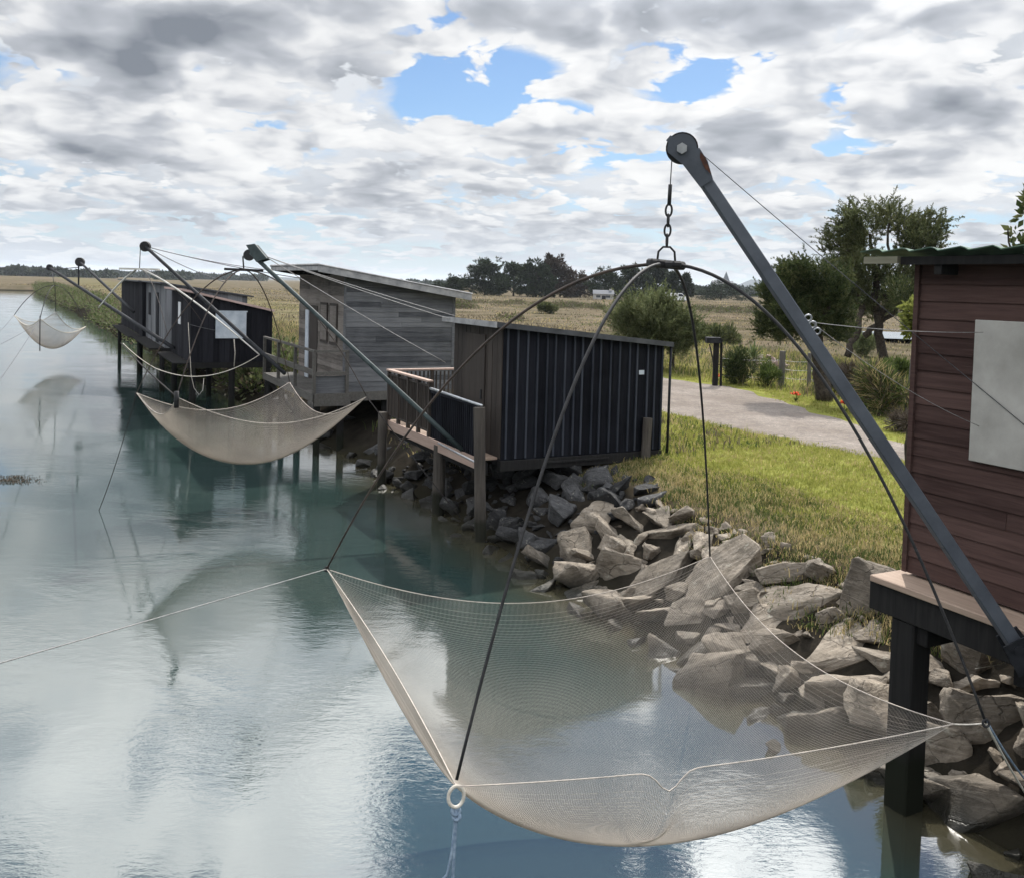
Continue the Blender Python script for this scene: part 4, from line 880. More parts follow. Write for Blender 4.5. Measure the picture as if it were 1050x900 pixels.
mb = MB(); mb.disc(wc-sd*.022, sd, .098, .022, 26); mb.disc(wc, sd, .084, .026, 26); mb.disc(wc+sd*.022, sd, .098, .022, 26); mb.build('pulley', 'iron', b1)
mb = MB(); mb.disc(wc, sd, .024, .15, 12); mb.disc(wc-sd*.07, sd, .034, .018, 6); mb.build('axle_bolt', 'galv', b1)
mb = MB(); plate(mb, d1, [(.075, -.05), (.125, -.058), (.135, -.02), (.10, .0)], .10, -.05); mb.build('cable_guard', 'boom_grey', b1)
mb = MB(); mb.disc(ax*.06, sd, .03, .17, 12); mb.prism([ax*.12+up_*.07-sd*.075, ax*.12-up_*.07-sd*.075, -ax*.10-up_*.09-sd*.075, -ax*.10+up_*.09-sd*.075], sd*.012); mb.prism([ax*.12+up_*.07+sd*.062, ax*.12-up_*.07+sd*.062, -ax*.10-up_*.09+sd*.062, -ax*.10+up_*.09+sd*.062], sd*.012); mb.build('foot_bracket', 'boom_black', b1)
# clamp with shackles part way down
cl = at(816, 314, 3.8); kcl = .345; cp = d1*(1-kcl)
for k in range(3):
    mb = MB(); mb.ring(cp+ax*(.04-.05*k)+up_*.055-sd*.02, ax*.3+sd, .022, .006, 12, 6); mb.build('shackle', 'galv', b1, smooth=True)
mb = MB(); mb.tube([cp+ax*.04-sd*.062, cp+ax*.04+sd*.062], .075, 8); mb.tube([cp-ax*.05-sd*.06, cp-ax*.05+sd*.06], .012, 8); mb.build('clamp', 'boom_grey', b1) if False else None
wl = lambda px_, py_: on_t(px_, py_, .06)
MB().tube([p-bf for p in sag_line(bf+d1+up_*.06-ax*.02, wl(1000, 394), .01, 6)+[wl(1075, 456)]], .003, 6).build('winch_cable', 'cable', b1, smooth=True)
for (px_, py_, sg) in ((1008, 341, .02), (1004, 437, .05)):
    MB().tube([p-bf for p in sag_line(bf+cp+up_*.06, wl(px_, py_), sg, 10)], .0022, 6).build('guy_wire', 'pale_cable', b1, smooth=True)
# boom of hut 2 (green)
f_ = W(S2+.10, T2-.30, Z2+.06); f_ = atd(474, 461, 14.25); t_ = atd(257, 260, 15.1)
b2, d2 = boom(f_, t_, .040, 'boom_green', 'slim green boom with a boxed pulley head rising from the black battened hut')
ax2 = d2.normalized(); s2 = Vector((0, 1, 0)); s2 = (s2-ax2*s2.dot(ax2)).normalized(); u2 = s2.cross(ax2).normalized(); u2 = u2 if u2.z > 0 else -u2
hx_ = MB(); hx_.prism([d2+ax2*a+u2*b_-s2*.08 for a, b_ in ((-.30, .13), (.02, .17), (.12, .06), (-.20, -.03))], s2*.03); hx_.prism([d2+ax2*a+u2*b_+s2*.05 for a, b_ in ((-.30, .13), (.02, .17), (.12, .06), (-.20, -.03))], s2*.03)
hx_.prism([d2+ax2*a+u2*b_-s2*.05 for a, b_ in ((-.28, .13), (.02, .165), (.035, .14), (-.265, .105))], s2*.10); hx_.build('pulley_box', 'boom_green', b2)
mb = MB(); mb.disc(d2-u2*.04+ax2*.0, s2, .09, .05, 18); mb.build('pulley', 'iron', b2)
top2 = f_+d2+u2*.12-ax2*.2
w2p = W(S2+.5, T2-.02, 0)
for q_ in (on_t(466, 324, T2-.06), on_t(470, 330, T2-.06), on_t(457, 372, T2-.1)):
    MB().tube([p-f_ for p in sag_line(top2, q_, .03, 10)], .007, 5).build('guy_wire', 'pale_cable', b2, smooth=True)
# boom of hut 3 (dark, round pulley)
f_ = W(S3-.5, T3-.75, Z3+.0); f_ = atd(292, 383, 20.3); t_ = atd(149, 253, 23.4)
b3, d3 = boom(f_, t_, .045, 'boom_black', 'dark boom with a round pulley crossing in front of the pink edged hut')
a3 = d3.normalized(); mb = MB(); mb.disc(d3, (0, 1, .1), .13, .10, 16); mb.build('pulley', 'iron', b3)
for q_ in (on_t(275, 277, T3-.4), on_t(318, 287, T3), on_t(232, 290, T4+.6)):
    MB().tube([p-f_ for p in sag_line(t_, q_, .06, 10)], .010, 5).build('guy_wire', 'cable', b3, smooth=True)
# boom of hut 5 and of hut 6
f_ = atd(178, 357, 28.0); t_ = atd(51, 275, 36)
b4, d4 = boom(f_, t_, .06, 'boom_black', 'lowest dark boom reaching left over the water to the distant net')
mb = MB(); mb.disc(d4+Vector((.0, 0, .02)), (0, 1, 0), .12, .10, 12); mb.build('pulley', 'iron', b4)
mb = MB(); mb.tube([d4*.72, d4*.72+Vector((0, 0, .75))], .03, 6); mb.tube([d4*.72+Vector((0, 0, .7)), d4*.97], .016, 5); mb.build('strut', 'boom_black', b4)
f_ = atd(137, 320, 36.5); t_ = atd(82, 269, 43)
b5, d5 = boom(f_, t_, .06, 'boom_black', 'thin dark boom with a round head above the far dark hut')
mb = MB(); mb.disc(d5, (0, 1, 0), .21, .14, 12); mb.build('pulley', 'iron', b5)
# ------------------------------------------------------------------ loose ropes
stake = W(-8, -21, 2.75)
rope('mooring_rope', sag_line(A, stake, .05, 40), .0036, 'pale_cable', 'off white rope running left from the far left corner of the big net')
rope('mooring_rope', sag_line(A.lerp(stake, .004)+Vector((0, 0, 0)), A.lerp(stake, .045)-Vector((0, 0, .07)), .03, 8), .005, 'rope_dark', 'short dark loop of cord by the left corner of the big net') if False else None
rope('corner_rope', sag_line(Cend, at(1075, 846, .55), .03, 14), .006, 'rope_white', 'pale double rope slanting down to the rocks at the lower right edge')
rope('corner_rope', [p+Vector((.012, .01, .004*i)) for i, p in enumerate(sag_line(Cend, at(1080, 838, .55), .05, 14))], .006, 'rope_blue', 'blue grey rope twisted beside the pale rope at the lower right edge')
rope('corner_rope', sag_line(at(1000, 685, 1.3), at(1065, 666, 1.1), .02, 12), .003, 'rope_white', 'thin pale cord strung over the rocks under the oxblood hut')
rope('tie_rope', sag_line(R2n, on_t(472, 530, .1), .02, 12), .010, 'rope_dark', 'dark taut rope from the pale net down to the piles of the black hut')
rope('tie_rope', sag_line(atd(124, 352, 24.5), K2n, .04, 14), .013, 'rope_dark', 'dark taut rope running from the far huts to the pale net')
dn = at(101, 523, 0); rope('mooring_line', sag_line(L2n, dn+Vector((0, 0, -.02)), .10, 16), .006, 'rope_dark', 'thin dark cord dipping from the pale net into the water')
for i, (lab, p0_, p1_) in enumerate((('faint cord from the distant net to the left edge, the upper one', fa4, (-60, 395)), ('faint cord from the distant net to the left edge, the lower one', fb4, (-60, 470)), ('faint cord from the distant hoop towards the left bank', fd4, (-40, 372)))):
    rope('far_cord', sag_line(p0_, at(p1_[0], p1_[1], 1.6), .10, 10), .007, 'cable', lab)
hr = at(188, 333, 0); hs = EYE+ray(193, 331)*((S4-.06-(EYE-B0).dot(US))/ray(193, 331).dot(US))
q = lambda px_, py_: EYE+ray(px_, py_)*((S4-.10-(EYE-B0).dot(US))/ray(px_, py_).dot(US))
rope('hanging_rope', [q(*p) for p in ((193, 331), (194, 350), (196, 385), (199, 398), (204, 405), (208, 400), (209, 388))], .009, 'rope_white', 'pale rope loop hanging from the black wall of the pink edged hut')
rope('hanging_rope', [q(*p) for p in ((240, 348), (241, 362), (240, 376))], .014, 'rope_white', 'short pale rope end hanging under the square shutter')
rope('hanging_rope', sag_line(q(195, 333), q(221, 339), .01, 6), .008, 'cable', 'thin cord stretched across the black wall towards the square shutter')
# ------------------------------------------------------------------ rocks
def rock_mesh(seed, dims, rough=1.0):
    rr = random.Random(seed); bm = bmesh.new(); n = rr.randint(9, 13)
    for i in range(n):
        v = Vector((rr.uniform(-1, 1), rr.uniform(-1, 1), rr.uniform(-1, 1)))
        k = max(abs(v.x), abs(v.y), abs(v.z)); e = v.length; v = v*(.55/k+.45/e)*rr.uniform(.80, 1.0)
        bm.verts.new((v.x*dims[0]/2, v.y*dims[1]/2, v.z*dims[2]/2))
    bmesh.ops.convex_hull(bm, input=bm.verts[:]); bmesh.ops.delete(bm, geom=[v for v in bm.verts if not v.link_faces], context='VERTS')
    bmesh.ops.dissolve_limit(bm, angle_limit=R(14), verts=bm.verts[:], edges=bm.edges[:])
    mn = min(dims); bmesh.ops.bevel(bm, geom=bm.edges[:], offset=mn*.028, segments=1, affect='EDGES', clamp_overlap=True)
    bmesh.ops.triangulate(bm, faces=bm.faces[:])
    for _ in range(3): 
        long_ = [e for e in bm.edges if e.calc_length() > mn*.13]
        if not long_ or len(bm.faces) > 5000: break
        bmesh.ops.subdivide_edges(bm, edges=long_, cuts=1, use_grid_fill=True); bmesh.ops.triangulate(bm, faces=[f for f in bm.faces if len(f.verts) > 3])
    from mathutils import noise as mn_
    bm.normal_update(); o = Vector((seed*3.7, seed*1.3, seed*.9)); A_ = mn*.055*rough
    lay = Vector((rr.uniform(-.4, .4), rr.uniform(-.4, .4), 1)).normalized()
    mv = {}
    for v in bm.verts:
        p = v.co/max(dims)*4+o; d = mn_.fractal(p, 1.0, 2.0, 5)*A_*.9 + mn_.noise(p*.7)*A_*1.2
        L = v.co.dot(lay)/mn*9+mn_.noise(p*.6)*2.2; d += (abs((L % 1)-.5)-.25)*A_*.55
        mv[v] = v.co+v.normal*d
    for v, c in mv.items(): v.co = c
    me = bpy.data.meshes.new('rock'); bm.to_mesh(me); bm.free()
    for m_ in ('rock',): me.materials.append(MT[m_])
    me.polygons.foreach_set('use_smooth', [True]*len(me.polygons))
    try: me.set_sharp_from_angle(angle=R(28))
    except Exception: pass
    return me
def rock_obj(me, p, rot, scale, label, group, grey=False):
    o = bpy.data.objects.new('boulder', me); col.objects.link(o); o.location = p; o.rotation_euler = rot; o.scale = scale
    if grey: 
        o.material_slots[0].link = 'OBJECT'; o.material_slots[0].material = MT['rock_shaded']  # rocks by the huts take the copy with shade in its colour
    return tag(o, label, 'rock', group)
GR = 'riprap boulders along the bank'
placed = []
# (px, py, px width, px height, tilt about view, turn, label)
KEY = [
 (637, 587, 56, 44, -12, 20, 'broad tan boulder with a dark notch at the water edge behind the big net'),
 (690, 592, 84, 40, 28, 30, 'long tan slab running up the bank right of the notched boulder'),
 (740, 596, 92, 56, 34, 35, 'large flat faced slab tilted under the far corner of the big net'),
 (681, 637, 54, 40, 5, 10, 'rounded tan boulder at the water edge seen through the back of the net'),
 (684, 550, 62, 34, 18, 25, 'pale upper slab lying at the edge of the dry weeds'),
 (826, 620, 96, 40, 12, 15, 'long pale flat slab below the grass left of the oxblood hut'),
 (905, 622, 70, 84, -8, -30, 'big brown rounded boulder leaning beside the oxblood hut deck'),
 (856, 670, 84, 56, 22, 20, 'wedge shaped pale slab behind the big net and left of the square pile'),
 (872, 712, 78, 42, 10, 20, 'low pale flat slab just left of the square pile'),
 (796, 664, 44, 44, 0, 0, 'rounded mid sized boulder under the long pale slab'),
 (858, 634, 32, 34, 0, 15, 'small dark square block under the long pale slab'),
 (908, 678, 56, 28, 6, -5, 'flat dark rock resting behind the square pile near its top'),
 (930, 716, 30, 66, -18, 30, 'narrow upright pale rock touching the left side of the square pile'),
 (1026, 742, 92, 84, 10, 20, 'biggest grey boulder at the lower right edge'),
 (1004, 712, 44, 36, 0, -10, 'small pointed rock between the square pile and the biggest grey boulder'),
 (1010, 835, 104, 62, 8, 15, 'low wet ledge rock at the lower right corner by the water'),
 (970, 776, 60, 70, -5, 40, 'dark shaded rock right behind the foot of the square pile'),
 (920, 800, 52, 40, 10, 12, 'low muddy rock at the water line left of the square pile'),
 (720, 668, 74, 44, 10, 30, 'broad grey brown rock seen through the netting above the water line'),
 (775, 712, 66, 44, 15, 25, 'dull brown rock seen through the right side of the netting'),
 (838, 752, 70, 46, 12, 25, 'long brown rock behind the right corner of the netting'),
 (1002, 645, 70, 62, 5, 10, 'tan boulder in the shade under the oxblood hut floor'),
 (812, 590, 60, 30, 15, 20, 'mossy rock half buried in the dry weeds above the long pale slab'),
]
for k, (px_, py_, wpx, hpx, tl, tn, lab) in enumerate(KEY):
    p = on_ground(px_, py_); d = (p-EYE).dot(_f); wd = wpx*d/F*1.38; ht = hpx*d/F*1.42
    dep = max(.62*wd, .5*ht); dims = (wd, dep, max(ht*.78, .22*wd)); me = rock_mesh(100+k, dims, 1.0)
    yaw = math.atan2(-p.x, p.y)
    o = rock_obj(me, (p.x, p.y+dep*.12, p.z-.02+.02*ht), (R(-14), R(-tl), yaw+R(tn*.5)), (1, 1, 1), lab, GR)
    s, t = ST(p); placed.append((s, t, wd*.40))
PROTO = [rock_mesh(k, (1, random.uniform(.62, .95), random.uniform(.42, .72)), 1.0) for k in range(12)]
def fill(s0, s1, t0, t1, n, rmin, rmax, label, grey, sink=.12, tries=6000, ov=.78, stuff=False):
    c = 0; t_ = 0; V = []; Fc = []; o_ = 0
    while c < n and t_ < tries:
        t_ += 1; s = random.uniform(s0, s1); off = -.0375*max(s-15, 0); t = random.uniform(t0, t1)+off; r = random.uniform(rmin, rmax)*random.uniform(.7, 1)
        if any((s-a)**2+(t-b_)**2 < ((r+rr)*ov)**2 for a, b_, rr in placed): continue
        placed.append((s, t, r)); z = float(ground_z(s, t)); sc_ = r*2.25; c += 1
        p = W(s, t, z+r*.34-sink*r); rot = (random.uniform(-.5, .5), random.uniform(-.6, .6), random.uniform(0, 6.3)); scl = (sc_, sc_*random.uniform(.8, 1.1), sc_*random.uniform(.75, 1.15)); me = random.choice(PROTO)
        if not stuff: rock_obj(me, p, rot, scl, label, GR, grey); continue
        from mathutils import Euler
        M = np.array(Matrix.LocRotScale(p, Euler(rot), Vector(scl))); co = np.empty(len(me.vertices)*3, np.float32); me.vertices.foreach_get('co', co); co = co.reshape(-1, 3)
        V.append(co@M[:3, :3].T+M[:3, 3]); fi = np.empty(len(me.polygons)*3, np.int32); me.polygons.foreach_get('vertices', fi); Fc.append(fi.reshape(-1, 3)+o_); o_ += len(co)
    if stuff: tag(mesh_np('rock_rubble', np.concatenate(V), np.concatenate(Fc), 'rock_shaded' if grey else 'rock'), kind='stuff')
fill(-2.6, 6.6, -.12, 1.55, 56, .28, .46, 'rough tan riprap boulder packed on the sunlit bank in the foreground', False, ov=.48)
fill(-2.6, 6.6, -.25, 1.75, 70, .15, .27, 'small tan rock wedged between the larger boulders of the sunlit bank', False, ov=.44)
fill(6.1, 12.8, -.35, 1.95, 88, .20, .38, 'rock darkened for the shade under the black battened hut', True, ov=.56)
fill(12.6, 24, -.35, 1.5, 30, .18, .34, 'rock darkened for shade at the foot of the bank below the grey clapboard hut', True)
fill(-2.6, 6.4, -.50, 1.85, 160, .06, .14, '', False, ov=.55, stuff=True)
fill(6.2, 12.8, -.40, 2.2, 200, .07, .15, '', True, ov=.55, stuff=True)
# ------------------------------------------------------------------ trees and bushes
def foliage(name, parent, origin, blobs, n, ln, wd, mats, up=.5, mi=None, droop=0.0, shell_=.45):
    """many small leaf sprays spread through the blobs (centre, radii): long thin faces that point outwards and up."""
    C_ = np.array([b[0] for b in blobs], float); R_ = np.array([b[1] for b in blobs], float)
    vol = np.prod(R_, 1)**(2/3); pick = rng.choice(len(blobs), n, p=vol/vol.sum())
    d = rng.normal(0, 1, (n, 3)); d /= np.linalg.norm(d, axis=1, keepdims=True); rad = rng.random(n)**shell_
    P = C_[pick]+d*R_[pick]*rad[:, None]
    out = d+np.array([0, 0, up])+rng.normal(0, .35, (n, 3)); out[:, 2] -= droop; out /= np.linalg.norm(out, axis=1, keepdims=True)
    sd_ = np.cross(out, rng.normal(0, 1, (n, 3))); sd_ /= np.linalg.norm(sd_, axis=1, keepdims=True)+1e-9
    L = ln*rng.uniform(.5, 1.3, n)[:, None]; w_ = wd*rng.uniform(.6, 1.3, n)[:, None]
    p0 = P; p1 = P+out*L*.45+sd_*w_; p2 = P+out*L; p3 = P+out*L*.45-sd_*w_
    V = np.stack([p0, p1, p2, p3], 1).reshape(-1, 3)-np.array(origin); Fq = np.arange(n*4).reshape(-1, 4)
    return mesh_np(name, V, Fq, mats, parent, None if mi is None else rng.choice(mi, n))
def blob_cloud(c, r, n, br, seed, squash=1.0):
    rr = np.random.default_rng(seed); out = []
    for _ in range(n):
        d = rr.normal(0, 1, 3); d /= np.linalg.norm(d); k = rr.random()**.5
        out.append(((c[0]+d[0]*r[0]*k, c[1]+d[1]*r[1]*k, c[2]+d[2]*r[2]*k), (br*rr.uniform(.6, 1.3),)*2+(br*rr.uniform(.6, 1.3)*squash,)))
    return out
def limb(mb, a, b_, r0, r1, wig=.1, n=7, seed=0):
    rr = random.Random(seed); a, b_ = Vector(a), Vector(b_); pts = [a.lerp(b_, i/n)+Vector((rr.uniform(-wig, wig), rr.uniform(-wig, wig), 0))*(math.sin(math.pi*i/n)) for i in range(n+1)]
    mb.tube(pts, [r0+(r1-r0)*i/n for i in range(n+1)], 8)
def plumes(name, parent, origin, blobs, axis_xy, n, ln, per, leaf, wd, mats, mi, up=.8, spread=.9):
    """feathery crown: n curved sprays rooted inside the blobs, each carrying `per` small narrow leaves set along it."""
    C_ = np.array([b[0] for b in blobs], float); R_ = np.array([b[1] for b in blobs], float); vol = np.prod(R_, 1)**(2/3)
    pick = rng.choice(len(blobs), n, p=vol/vol.sum()); d = rng.normal(0, 1, (n, 3)); d /= np.linalg.norm(d, axis=1, keepdims=True)
    P = C_[pick]+d*R_[pick]*(rng.random(n)**.45)[:, None]
    out = P-np.array([axis_xy[0], axis_xy[1], 0]); out[:, 2] = 0; out /= np.linalg.norm(out, axis=1, keepdims=True)+1e-6
    D = out*rng.uniform(0, spread, (n, 1))+np.array([0, 0, up])+rng.normal(0, .45, (n, 3)); D /= np.linalg.norm(D, axis=1, keepdims=True)
    L = ln*rng.uniform(.45, 1.4, n)
    k = np.repeat(np.arange(n), per); f = rng.random(n*per)**.8
    side = rng.normal(0, 1, (n, 3)); side -= D*(side*D).sum(1, keepdims=True); side /= np.linalg.norm(side, axis=1, keepdims=True)
    Q = P[k]+D[k]*(f*L[k])[:, None]+side[k]*(f**2*L[k]*.25)[:, None]-np.array([0, 0, .10])*(f**2*L[k])[:, None]
    ld = D[k]+rng.normal(0, .55, (n*per, 3)); ld /= np.linalg.norm(ld, axis=1, keepdims=True); sd_ = np.cross(ld, rng.normal(0, 1, (n*per, 3))); sd_ /= np.linalg.norm(sd_, axis=1, keepdims=True)+1e-9
    ll = leaf*rng.uniform(.5, 1.4, n*per)[:, None]*(1.15-.5*f)[:, None]; ww = wd*rng.uniform(.6, 1.3, n*per)[:, None]
    V = np.stack([Q, Q+ld*ll*.5+sd_*ww, Q+ld*ll, Q+ld*ll*.5-sd_*ww], 1).reshape(-1, 3)-np.array(origin)
    return mesh_np(name, V, np.arange(len(V)).reshape(-1, 4), mats, parent, np.repeat(rng.choice(mi, n), per))
# feathery tamarisk tree right of centre
bp = on_ground(905, 374); sc1 = (bp-EYE).dot(_f)/F
def P1(px_, py_, dd=0.0): v = atd(px_, py_, bp.y+dd); return v
tr1 = empty('tamarisk_tree', bp, 0, 'tall feathery tamarisk tree with bare leaning trunks beside the oxblood hut', 'tree')
mb = MB(); O = lambda p: Vector(p)-bp
limb(mb, O(P1(906, 374)), O(P1(898, 318)), .20, .14, .1, seed=1); limb(mb, O(P1(898, 318)), O(P1(892, 240)), .18, .05, .25, seed=2); limb(mb, O(P1(900, 330)), O(P1(932, 268)), .15, .05, .2, seed=3)
limb(mb, O(P1(869, 366, -1)), O(P1(884, 318, -.5)), .14, .10, .15, seed=4); limb(mb, O(P1(884, 318, -.5)), O(P1(868, 250)), .14, .04, .2, seed=5); limb(mb, O(P1(886, 345)), O(P1(918, 320)), .14, .08, .15, seed=6); limb(mb, O(P1(918, 320)), O(P1(945, 235)), .08, .03, .2, seed=7); limb(mb, O(P1(900, 290)), O(P1(915, 222)), .08, .03, .2, seed=8)
mb.build('trunk', 'bark', tr1, smooth=True)
bl_ = []
for (px_, py_, rx, rz_, n, sd_) in ((885, 245, 20, 22, 16, 1), (880, 285, 24, 24, 18, 2), (915, 290, 26, 26, 18, 3), (935, 240, 20, 16, 12, 4), (905, 225, 14, 14, 6, 5), (865, 275, 14, 18, 8, 6), (940, 290, 18, 24, 10, 7), (880, 225, 9, 12, 4, 8), (925, 222, 10, 10, 4, 9), (950, 236, 8, 10, 3, 19)):
    c = P1(px_, py_); bl_ += blob_cloud(c, (rx*sc1, 1.2, rz_*sc1), n, .42, sd_, 1.3)
for (px_, py_, rx, rz_, n, sd_) in ((875, 310, 16, 14, 6, 71), (900, 320, 20, 14, 6, 72), (948, 262, 10, 22, 5, 73), (860, 255, 8, 14, 4, 74), (958, 250, 6, 10, 2, 75)): bl_ += blob_cloud(P1(px_, py_), (rx*sc1, 1.2, rz_*sc1), n, .45, sd_, 1.3)
plumes('crown', tr1, bp, bl_, (bp.x, bp.y), 2500, .58, 56, .13, .014, ['tree_green', 'bush_pale'], [0, 0, 0, 1])
# dense dark tamarisk in front of it
bq = on_ground(844, 411); sc2 = (bq-EYE).dot(_f)/F; P2 = lambda px_, py_, dd=0.0: atd(px_, py_, bq.y+dd)
tr2 = empty('tamarisk_tree', bq, 0, 'dense dark green bushy tree on a short stout trunk beside the grey boom', 'tree')
mb = MB(); O2 = lambda p: Vector(p)-bq; limb(mb, O2(P2(845, 412)), O2(P2(838, 345)), .22, .14, .06, seed=11); limb(mb, O2(P2(838, 350)), O2(P2(812, 300)), .12, .03, .1, seed=12); limb(mb, O2(P2(838, 345)), O2(P2(852, 295)), .12, .03, .1, seed=13); mb.build('trunk', 'bark', tr2, smooth=True)
bl_ = []
for (px_, py_, rx, rz_, n, s_) in ((810, 300, 22, 24, 22, 21), (845, 305, 20, 30, 22, 22), (820, 330, 32, 22, 24, 23), (815, 282, 16, 10, 10, 24), (855, 335, 14, 24, 10, 25), (800, 328, 16, 20, 10, 26)):
    bl_ += blob_cloud(P2(px_, py_), (rx*sc2, .75, rz_*sc2), n, .24, s_, 1.3)
plumes('crown', tr2, bq, bl_, (bq.x, bq.y), 2700, .36, 48, .09, .0095, ['tree_dark', 'tree_green'], [0, 0, 1])
# rounded pale bush behind the black hut
bb = on_ground(675, 379); sc3 = (bb-EYE).dot(_f)/F; P3 = lambda px_, py_: atd(px_, py_, bb.y)
bu = empty('round_bush', bb, 0, 'rounded pale green bush behind the right end of the black hut', 'bush')
bl_ = []
for (px_, py_, rx, rz_, n, s_) in ((672, 342, 34, 26, 40, 31), (650, 335, 20, 20, 14, 32), (698, 345, 16, 26, 16, 33), (675, 325, 26, 14, 16, 34)):
    bl_ += blob_cloud(P3(px_, py_), (rx*sc3, 1.1, rz_*sc3), n, .30, s_, 1.2)
plumes('crown', bu, bb, bl_, (bb.x, bb.y), 2400, .62, 46, .10, .011, ['bush_pale', 'tree_green'], [0, 0, 1], 1.0, .7)
mb = MB()
for k in range(5): limb(mb, (random.uniform(-.5, .5), random.uniform(-.3, .3), -.05), (random.uniform(-.9, .9), random.uniform(-.4, .4), 1.7), .05, .015, .1, seed=40+k)
mb.build('stem', 'bark', bu, smooth=True)
# small dark shrub and yucca by the gate
def shrub(px_, py_, wpx, hpx, mats, label, n=5000, ln=.13, wd=.012, name='shrub', up=.9, mi=None, seed=50, cat='shrub', dep=.5):
    p = on_ground(px_, py_); k = (p-EYE).dot(_f)/F; h = empty(name, p, 0, label, cat); w_, hh = wpx*k/2, hpx*k
    bl = blob_cloud((p.x, p.y, p.z+hh*.5), (w_*.75, dep, hh*.42), 16, max(w_, hh)*.22, seed, 1.1)
    foliage('leaves', h, p, bl, n, ln, wd, mats, up, mi)
    mb = MB()
    for q in range(4): limb(mb, (random.uniform(-.2, .2)*w_, 0, -.04), (random.uniform(-.6, .6)*w_, random.uniform(-.2, .2), hh*.6), .02, .006, .03, seed=seed+q)
    mb.build('stem', 'bark', h); return h
shrub(757, 394, 46, 38, ['tree_dark', 'tree_green'], 'small dark leafy shrub beside the gate post', 5000, .14, .014, mi=[0, 0, 1], seed=51)
shrub(785, 397, 26, 26, ['weeds', 'tree_dark'], 'low green shrub at the foot of the first fence post', 2500, .12, .012, seed=52)
p = on_ground(772, 386); yu = empty('yucca_plant', p, 0, 'spiky pale green yucca above the small dark shrub', 'plant'); V = []; Fq = []
k_ = (p-EYE).dot(_f)/F
mb = MB(); mb.tube([(0, 0, -.05), (.02, 0, .45), (0, 0, .62)], [.06, .05, .04], 8); mb.build('stem', 'bark', yu)
mb = MB()
for i in range(60):
    a = random.uniform(0, 6.28); e = random.uniform(.1, 1.35); L = random.uniform(.45, .75); d = Vector((math.cos(a)*math.cos(e), math.sin(a)*math.cos(e), math.sin(e))); sd_ = d.cross(Vector((0, 0, 1))).normalized()*.022; o_ = Vector((0, 0, .6)); md = o_+d*L*.55; tp_ = o_+d*L-Vector((0, 0, .12*math.cos(e)))
    mb.add([o_-sd_*.5, o_+sd_*.5, md+sd_, tp_, md-sd_], [(0, 1, 2, 4), (4, 2, 3)])
mb.build('leaves', 'yucca', yu)
pr = atd(938, 330, 12.5); pr = Vector((pr.x, pr.y, 1.1)); sa = empty('sapling', pr, 0, 'sunlit yellow green leafy sapling against the corner of the oxblood hut', 'sapling')
mb = MB(); limb(mb, (0, 0, -.05), (.0, 0, 2.5), .03, .008, .04, seed=64); mb.build('stem', 'bark', sa)
foliage('leaves', sa, pr, blob_cloud((pr.x, pr.y, pr.z+2.35), (.14, .15, .38), 12, .12, 65), 900, .09, .026, ['yellow_leaf'], .2)
shrub(905, 424, 66, 44, ['twig', 'weeds', 'dry'], 'tangled heap of dry brushwood by the tall fence posts', 6000, .34, .010, name='brushwood_heap', up=.2, mi=[0, 1, 1, 2], seed=54, cat='brushwood', dep=.7)
shrub(870, 405, 70, 26, ['twig', 'dry', 'weeds'], 'low bramble thicket behind the orange poppies', 5000, .30, .010, name='bramble', up=.3, seed=55, cat='bramble', dep=.8)
shrub(800, 350, 44, 22, ['tree_green', 'weeds'], 'low olive shrub in the field left of the dense dark tree', 3500, .2, .016, seed=81, dep=.8)
shrub(885, 366, 40, 22, ['bush_pale', 'weeds'], 'pale low shrub at the foot of the tall tamarisk', 3500, .22, .016, seed=82, dep=.9)
shrub(915, 392, 46, 24, ['weeds', 'tree_green'], 'green shrub behind the brushwood heap', 3500, .18, .014, seed=83, dep=.8)
shrub(870, 350, 60, 18, ['tree_green', 'bush_pale'], 'wide low thicket behind the leaning tamarisk trunk', 4500, .3, .024, seed=84, dep=1.2)
shrub(735, 352, 60, 14, ['tree_green', 'weeds'], 'low dark thicket in the field behind the gate post', 4000, .3, .03, seed=85, dep=1.4)
shrub(560, 322, 26, 9, ['tree_green', 'weeds'], 'small lone bush in the field before the white cottage', 1500, .4, .04, seed=86, dep=1)
shrub(930, 443, 44, 16, ['twig', 'dry'], 'small mound of dry grass cuttings at the track edge', 2500, .18, .008, name='cuttings_heap', up=.1, seed=56, cat='cuttings', dep=.4)
shrub(850, 398, 30, 20, ['weeds', 'dry'], 'tuft of tall weeds round the stout tree trunk', 2000, .2, .010, seed=57, name='weed_tuft', cat='weeds')
shrub(652, 374, 36, 60, ['tree_green', 'bush_pale'], 'darker shrub on the left flank of the rounded pale bush', 4000, .2, .013, seed=58)
shrub(258, 392, 46, 44, ['bush_pale', 'weeds'], 'yellow green bush under the porch deck of the grey hut', 4500, .16, .02, seed=59, cat='bush', name='waterside_bush')
# tall sprig at the right edge of the picture
pr = atd(1046, 300, 12.0); pr = Vector((pr.x, pr.y, 1.1)); tr5 = empty('young_tree', pr, 0, 'young leafy tree rising behind the roof at the right edge', 'tree')
mb = MB(); limb(mb, (0, 0, 0), (.05, 0, 3.9), .06, .015, .05, seed=61); limb(mb, (0, 0, 2.4), (-.2, 0, 3.6), .03, .008, .03, seed=62); mb.build('trunk', 'bark', tr5)
bl_ = [((pr.x+dx, pr.y+dy, pr.z+z), (r, r, r*.8)) for dx, dy, z, r in ((-.05, 0, 3.15, .16), (.1, .1, 3.35, .18), (-.10, 0, 3.55, .10), (.05, 0, 3.8, .14), (.16, 0, 4.0, .16), (.2, .1, 3.0, .3), (.0, .1, 2.6, .35))]
foliage('crown', tr5, pr, bl_, 700, .13, .035, ['tree_green', 'tree_dark'], .3, [0, 1])
